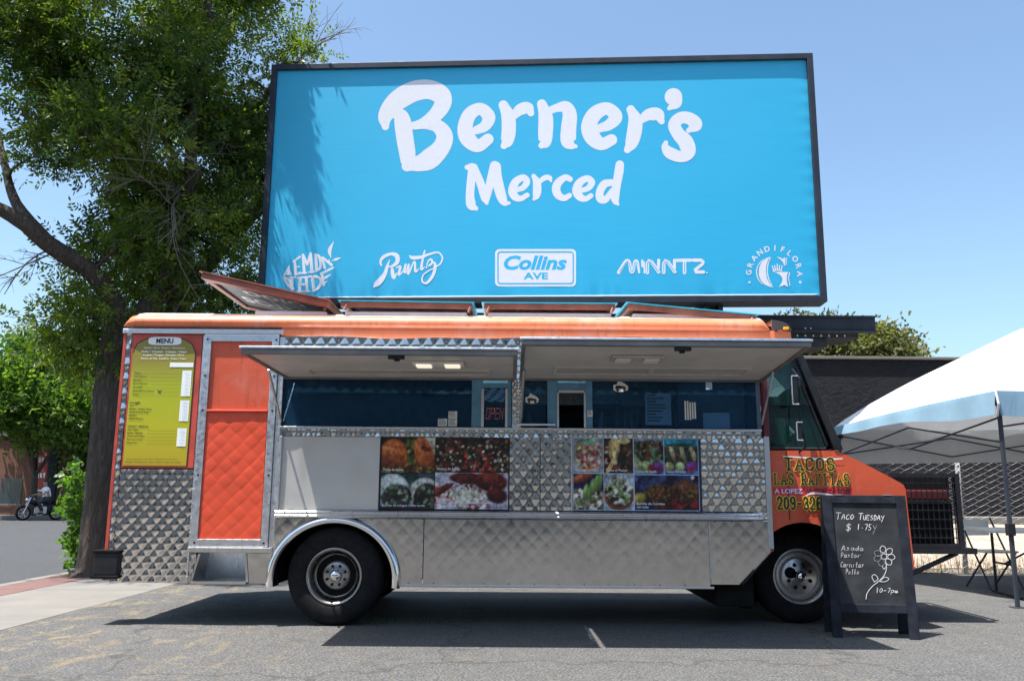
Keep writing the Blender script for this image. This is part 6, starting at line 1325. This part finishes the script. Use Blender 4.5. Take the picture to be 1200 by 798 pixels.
blades('green_weeds', pts, rng.uniform(0.015, 0.05, len(pts)), simple('weed_green', (0.05, 0.085, 0.03), 0.8), 'low green weeds in the asphalt behind the rear wheel', 0.8, 0.003)

# ================================================================== FAR SIDE OF THE STREET
BK = thing('brick_building', (-24, 44, SZ), 'low brown brick building across the street behind the motorcyclist', 'building')
xr_ = atY(76, 560, 41.8).x; btop = atY(70, 512, 41.8).z
build('wall', MB().box(xr_-34, xr_, 41.8, 54, SZ, btop), M['brick'], BK); build('parapet', MB().box(xr_-34.1, xr_+0.08, 41.7, 54.1, btop+0.001, btop+0.18), M['concrete'], BK)
def bwin(u0, v0, u1, v1, name, mt, dy=0.06):
    a, b = atY(u0, v0, 41.8), atY(u1, v1, 41.8); return build(name, MB().box(a.x, b.x, 41.8-dy, 41.8-0.002, b.z, a.z), mt, BK, bevel=0.01), a, b
o, a, b = bwin(41, 533, 57, 573, 'banner', M['banner'], 0.03)
m = MB(); 
for r_ in range(2):
    for q in range(4): m.box(a.x+0.10+q*0.14, a.x+0.19+q*0.14, 41.75, 41.768, a.z-0.35-r_*0.75, a.z-0.12-r_*0.75)
build('banner_lettering', m, M['white'], o)
o, a, b = bwin(41, 575, 59, 603, 'window', M['carglass'], 0.02); build('frame', MB().box(a.x-.06, b.x+.06, 41.74, 41.775, b.z-.08, b.z-0.002).box(a.x-.06, b.x+.06, 41.74, 41.775, a.z+.002, a.z+.06).box((a.x+b.x)/2-.03, (a.x+b.x)/2+.03, 41.74, 41.775, b.z, a.z), M['alu'], o)
for u in (2, -30): 
    o, a, b = bwin(u, 560, u+22, 590, 'window', M['carglass'], 0.02); build('frame', MB().box(a.x-.05, b.x+.05, 41.74, 41.775, b.z-.08, b.z-.002), M['concrete'], o)
bwin(59.5, 528, 63, 604, 'pilaster', M['navy'], 0.15)
WH = thing('white_house', (-33, 66, SZ), 'pale house half hidden behind the shrub and trees', 'building')
a, b = atY(70, 522, 64), atY(120, 600, 64)
build('wall', MB().box(a.x, b.x, 64, 70, SZ, a.z-0.6), M['roofwhite'], WH); build('roof', MB().prism([(a.x-.3, 63.6, a.z-.6), (b.x+.3, 63.6, a.z-.6), (b.x+.3, 67, a.z+1.0), (a.x-.3, 67, a.z+1.0)], (0, 0, 0.15)), simple('grey_shingle', (0.16, 0.15, 0.15), 0.9), WH)
build('window', MB().box(a.x+1.0, a.x+2.0, 63.95, 63.998, 0.9, 2.1), M['carglass'], WH)
pp = atZ(93, 603, SZ); SPL = thing('sign_pole', (pp.x, pp.y, SZ), 'thin grey street pole beyond the shrub', 'pole'); ptz = atY(94, 528, pp.y).z
build('pole', MB().tube([(pp.x, pp.y, SZ), (pp.x, pp.y, ptz)], 0.05, 8), M['tentleg'], SPL); build('pole_cap', MB().lathe([(0.055, 0), (0.05, 0.04), (0, 0.06)], (pp.x, pp.y, ptz), 'z', 8), M['tentleg'], SPL)
# --- motorcycle and rider
mb = atZ(46, 609.5, SZ)
MC = thing('motorcycle', (mb.x, mb.y, SZ), 'black motorcycle ridden past the brick building', 'motorcycle', local=True, rz=math.radians(228))
for x in (-0.66, 0.68):
    wq = build('wheel', MB().lathe([(0.22, -0.05), (0.29, -0.055), (0.315, 0), (0.29, 0.055), (0.22, 0.05), (0.22, -0.05)], (x, 0, 0.315), 'y', 24), M['rubber'], MC, smooth=True)
    sp2 = MB().lathe([(0.22, -0.02), (0.20, -0.02), (0.20, 0.02), (0.22, 0.02)], (x, 0, 0.315), 'y', 24)
    for q in range(6): a = q*math.pi/3; sp2.tube([(x, 0, 0.315), (x+0.21*math.cos(a), 0, 0.315+0.21*math.sin(a))], 0.012, 5)
    build('rim', sp2, M['alu'], wq)
build('frame', MB().tube([(0.42, 0, 0.85), (0.05, 0, 0.35), (-0.35, 0, 0.38), (-0.66, 0, 0.32)], 0.035, 8).tube([(0.42, 0, 0.85), (-0.3, 0, 0.68), (-0.75, 0, 0.78)], 0.03, 8), M['black'], MC)
build('engine', MB().box(-0.22, 0.22, -0.14, 0.14, 0.26, 0.60), M['steel'], MC, bevel=0.04); build('fuel_tank', MB().lathe([(0, -0.28), (0.10, -0.24), (0.15, -0.05), (0.16, 0.12), (0.10, 0.26), (0, 0.28)], (0.2, 0, 0.82), 'x', 14), M['black'], MC, smooth=True)
build('seat', MB().box(-0.62, -0.05, -0.13, 0.13, 0.74, 0.84), M['blackmatte'], MC, bevel=0.04)
build('fork', MB().tube([(0.70, 0.09, 0.315), (0.44, 0.09, 0.98)], 0.025, 8).tube([(0.70, -0.09, 0.315), (0.44, -0.09, 0.98)], 0.025, 8), M['chrome'], MC)
build('handlebar', MB().tube([(0.25, 0.38, 1.05), (0.42, 0.2, 1.02), (0.44, 0, 1.0), (0.42, -0.2, 1.02), (0.25, -0.38, 1.05)], 0.015, 8), M['black'], MC); build('headlamp', MB().lathe([(0, 0.13), (0.08, 0.10), (0.09, 0.04), (0.05, -0.06), (0, -0.07)], (0.52, 0, 0.88), 'x', 14), M['chrome'], MC, smooth=True); build('exhaust', MB().tube([(0.1, -0.16, 0.32), (-0.3, -0.18, 0.28), (-0.85, -0.2, 0.36)], [0.025, 0.035, 0.045], 8), M['chrome'], MC); build('mudguard', MB().grid(lambda a, b: (0.68+0.345*math.cos(math.pi*(0.15+0.6*a)), -0.06+0.12*b, 0.315+0.345*math.sin(math.pi*(0.15+0.6*a))), 10, 2), M['black'], MC)
PS = thing('person', (mb.x, mb.y, SZ), 'person in a white shirt and dark trousers riding the motorcycle', 'person', local=True, rz=math.radians(228))
def skin(name, pts, edges, rad, mt, root_i=0, parent=PS):
    me = bpy.data.meshes.new(name); me.from_pydata(pts, edges, []); me.materials.append(mt); o = bpy.data.objects.new(name, me); link(o, parent); ORG[o.name] = Vector((0, 0, 0))
    s = o.modifiers.new('skin', 'SKIN'); s.use_smooth_shade = True
    for i, r in enumerate(rad): me.skin_vertices[0].data[i].radius = (r, r)
    me.skin_vertices[0].data[root_i].use_root = True
    sb_ = o.modifiers.new('sub', 'SUBSURF'); sb_.levels = sb_.render_levels = 2; return o
J = [(-0.25, 0, 0.90), (-0.20, 0, 1.15), (-0.14, 0, 1.38), (-0.12, 0, 1.47), (-0.09, 0, 1.56), (-0.08, 0, 1.68),
     (-0.14, 0.18, 1.36), (0.02, 0.30, 1.12), (0.27, 0.36, 1.08), (-0.14, -0.18, 1.36), (0.02, -0.30, 1.12), (0.27, -0.36, 1.08),
     (-0.22, 0.10, 0.88), (0.17, 0.19, 0.80), (-0.02, 0.20, 0.38), (0.10, 0.20, 0.32), (-0.22, -0.10, 0.88), (0.17, -0.19, 0.80), (-0.02, -0.20, 0.38), (0.10, -0.20, 0.32)]
E_ = [(0, 1), (1, 2), (2, 3), (3, 4), (4, 5), (2, 6), (6, 7), (7, 8), (2, 9), (9, 10), (10, 11), (0, 12), (12, 13), (13, 14), (14, 15), (0, 16), (16, 17), (17, 18), (18, 19)]
skin('body', J, E_, [.13, .14, .14, .055, .095, .085, .06, .045, .035, .06, .045, .035, .09, .07, .045, .035, .09, .07, .045, .035], M['skin'])
skin('shirt', [J[0], J[1], J[2], J[6], ((J[6][0]+J[7][0])/2, .25, 1.22), J[9], ((J[9][0]+J[10][0])/2, -.25, 1.22), (-0.12, 0, 1.43)], [(0, 1), (1, 2), (2, 3), (3, 4), (2, 5), (5, 6), (2, 7)], [.165, .175, .165, .085, .075, .085, .075, .07], M['shirt'])
skin('trousers', [J[0], J[12], J[13], J[14], J[16], J[17], J[18]], [(0, 1), (1, 2), (2, 3), (0, 4), (4, 5), (5, 6)], [.15, .11, .085, .062, .11, .085, .062], M['trousers'])
skin('shoe', [(-0.04, .20, .33), (0.14, .20, .30)], [(0, 1)], [.055, .045], M['black']); skin('shoe', [(-0.04, -.20, .33), (0.14, -.20, .30)], [(0, 1)], [.055, .045], M['black'])
skin('hair', [(-0.12, 0, 1.62), (-0.105, 0, 1.72), (-0.06, 0, 1.745)], [(0, 1), (1, 2)], [.085, .085, .06], M['hair'])
# face and fingers
fc = MB()
fc.lathe([(0, 0.03), (0.012, 0.015), (0.018, -0.01), (0, -0.02)], (0.01, 0, 1.60), 'x', 8)
for s in (-1, 1): fc.lathe([(0, 0.012), (0.012, 0.006), (0.014, -0.01)], (-0.005, s*0.035, 1.635), 'x', 8); fc.lathe([(0, -0.01), (0.022, 0), (0, 0.01)], (-0.09, s*0.095, 1.61), 'y', 8)
for s in (-1, 1):
    for q in range(4): fc.tube([(0.27, s*(0.33+q*0.022), 1.08), (0.31, s*(0.33+q*0.022), 1.06), (0.29, s*(0.33+q*0.022), 1.02)], 0.010, 6)
    fc.tube([(0.26, s*0.32, 1.06), (0.24, s*0.31, 1.03), (0.27, s*0.32, 1.01)], 0.011, 6)
build('face_and_fingers', fc, M['skin'], PS, smooth=True)
# --- parked car
cb = atZ(84, 606, SZ)
CAR = thing('parked_car', (cb.x, cb.y+1.2, SZ), 'silver parked car half hidden by the green shrub', 'car', local=True, rz=math.radians(-78))
prof_b = [(-2.15, .30), (-2.2, .55), (-2.1, .86), (-1.2, .93), (0.9, .93), (1.9, .80), (2.15, .62), (2.18, .32)]; body = MB()
for i, yy in enumerate((-0.86, -0.80, 0.80, 0.86)):
    for x, z in prof_b: body.v.append((x*(0.985 if i in (0, 3) else 1), yy, z*(0.98 if i in (0, 3) else 1.0)))
k = len(prof_b)
for i in range(3):
    for j in range(k): body.f.append((i*k+j, i*k+(j+1) % k, (i+1)*k+(j+1) % k, (i+1)*k+j))
body.f.append(tuple(range(k-1, -1, -1))); body.f.append(tuple(range(3*k, 4*k)))
cbod = build('body', body, M['carpaint'], CAR, bevel=0.03)
cabn = MB(); lo = [(-1.75, -.76, .93), (1.05, -.76, .93), (1.05, .76, .93), (-1.75, .76, .93)]; hi = [(-1.2, -.60, 1.42), (0.30, -.60, 1.42), (0.30, .60, 1.42), (-1.2, .60, 1.42)]; cabn.v += lo+hi
for f in ((4, 5, 6, 7), (0, 1, 5, 4), (1, 2, 6, 5), (2, 3, 7, 6), (3, 0, 4, 7)): cabn.f.append(f)
build('greenhouse', cabn, M['carglass'], CAR); build('roof', MB().box(-1.22, 0.32, -.615, .615, 1.421, 1.45), M['carpaint'], CAR, bevel=0.015)
for x in (-1.35, 1.38):
    for s in (-1, 1):
        wq = build('wheel', MB().lathe([(0.2, -0.10), (0.29, -0.10), (0.32, -0.06), (0.32, 0.06), (0.29, 0.10), (0.2, 0.10)], (x, s*0.80, 0.32), 'y', 24), M['rubber'], CAR, smooth=True); build('rim', MB().lathe([(0.0, -0.105*1), (0.19, -0.10), (0.2, 0.0), (0.19, 0.10), (0, 0.105)], (x, s*0.80, 0.32), 'y', 20), M['alu'], wq, smooth=True)
for s in (-1, 1): build('headlight', MB().box(1.95, 2.16, s*0.55-0.18, s*0.55+0.18, .60, .74), M['plasticw'], CAR, bevel=0.03)
build('grille', MB().box(2.15, 2.19, -.35, .35, .45, .6), M['black'], CAR); build('number_plate', MB().box(2.185, 2.2, -.16, .16, .36, .44), M['paper'], CAR)

# ================================================================== UNSEEN BUILDING (added behind the camera for the steel to reflect)
TBD = thing('added_reflection_building', (0, -17, GZ), 'unseen tan stucco building added for the truck steel to reflect', 'building')
M['tan'] = simple('tan_stucco', (0.42, 0.39, 0.35), 0.9, var=0.15, scale=1.5, bmp=0.3, dirt=0.15)
build('wall', MB().box(-38, 40, -24, -15.5, GZ, 7.2), M['tan'], TBD); build('parapet', MB().box(-38.1, 40.1, -24.1, -15.4, 7.201, 7.5), M['brown'], TBD)
for i in range(9):
    x = -34+i*8
    wq = build('window', MB().box(x, x+3.2, -15.498, -15.45, 0.8, 2.8), M['carglass'], TBD); build('frame', MB().box(x-0.1, x+3.3, -15.46, -15.40, 2.802, 2.95).box(x-0.1, x+3.3, -15.46, -15.38, 0.65, 0.798), M['concrete'], wq)
    if i % 3 == 1: build('door', MB().box(x+4.4, x+5.5, -15.498, -15.44, GZ, 2.3), M['navy'], TBD)
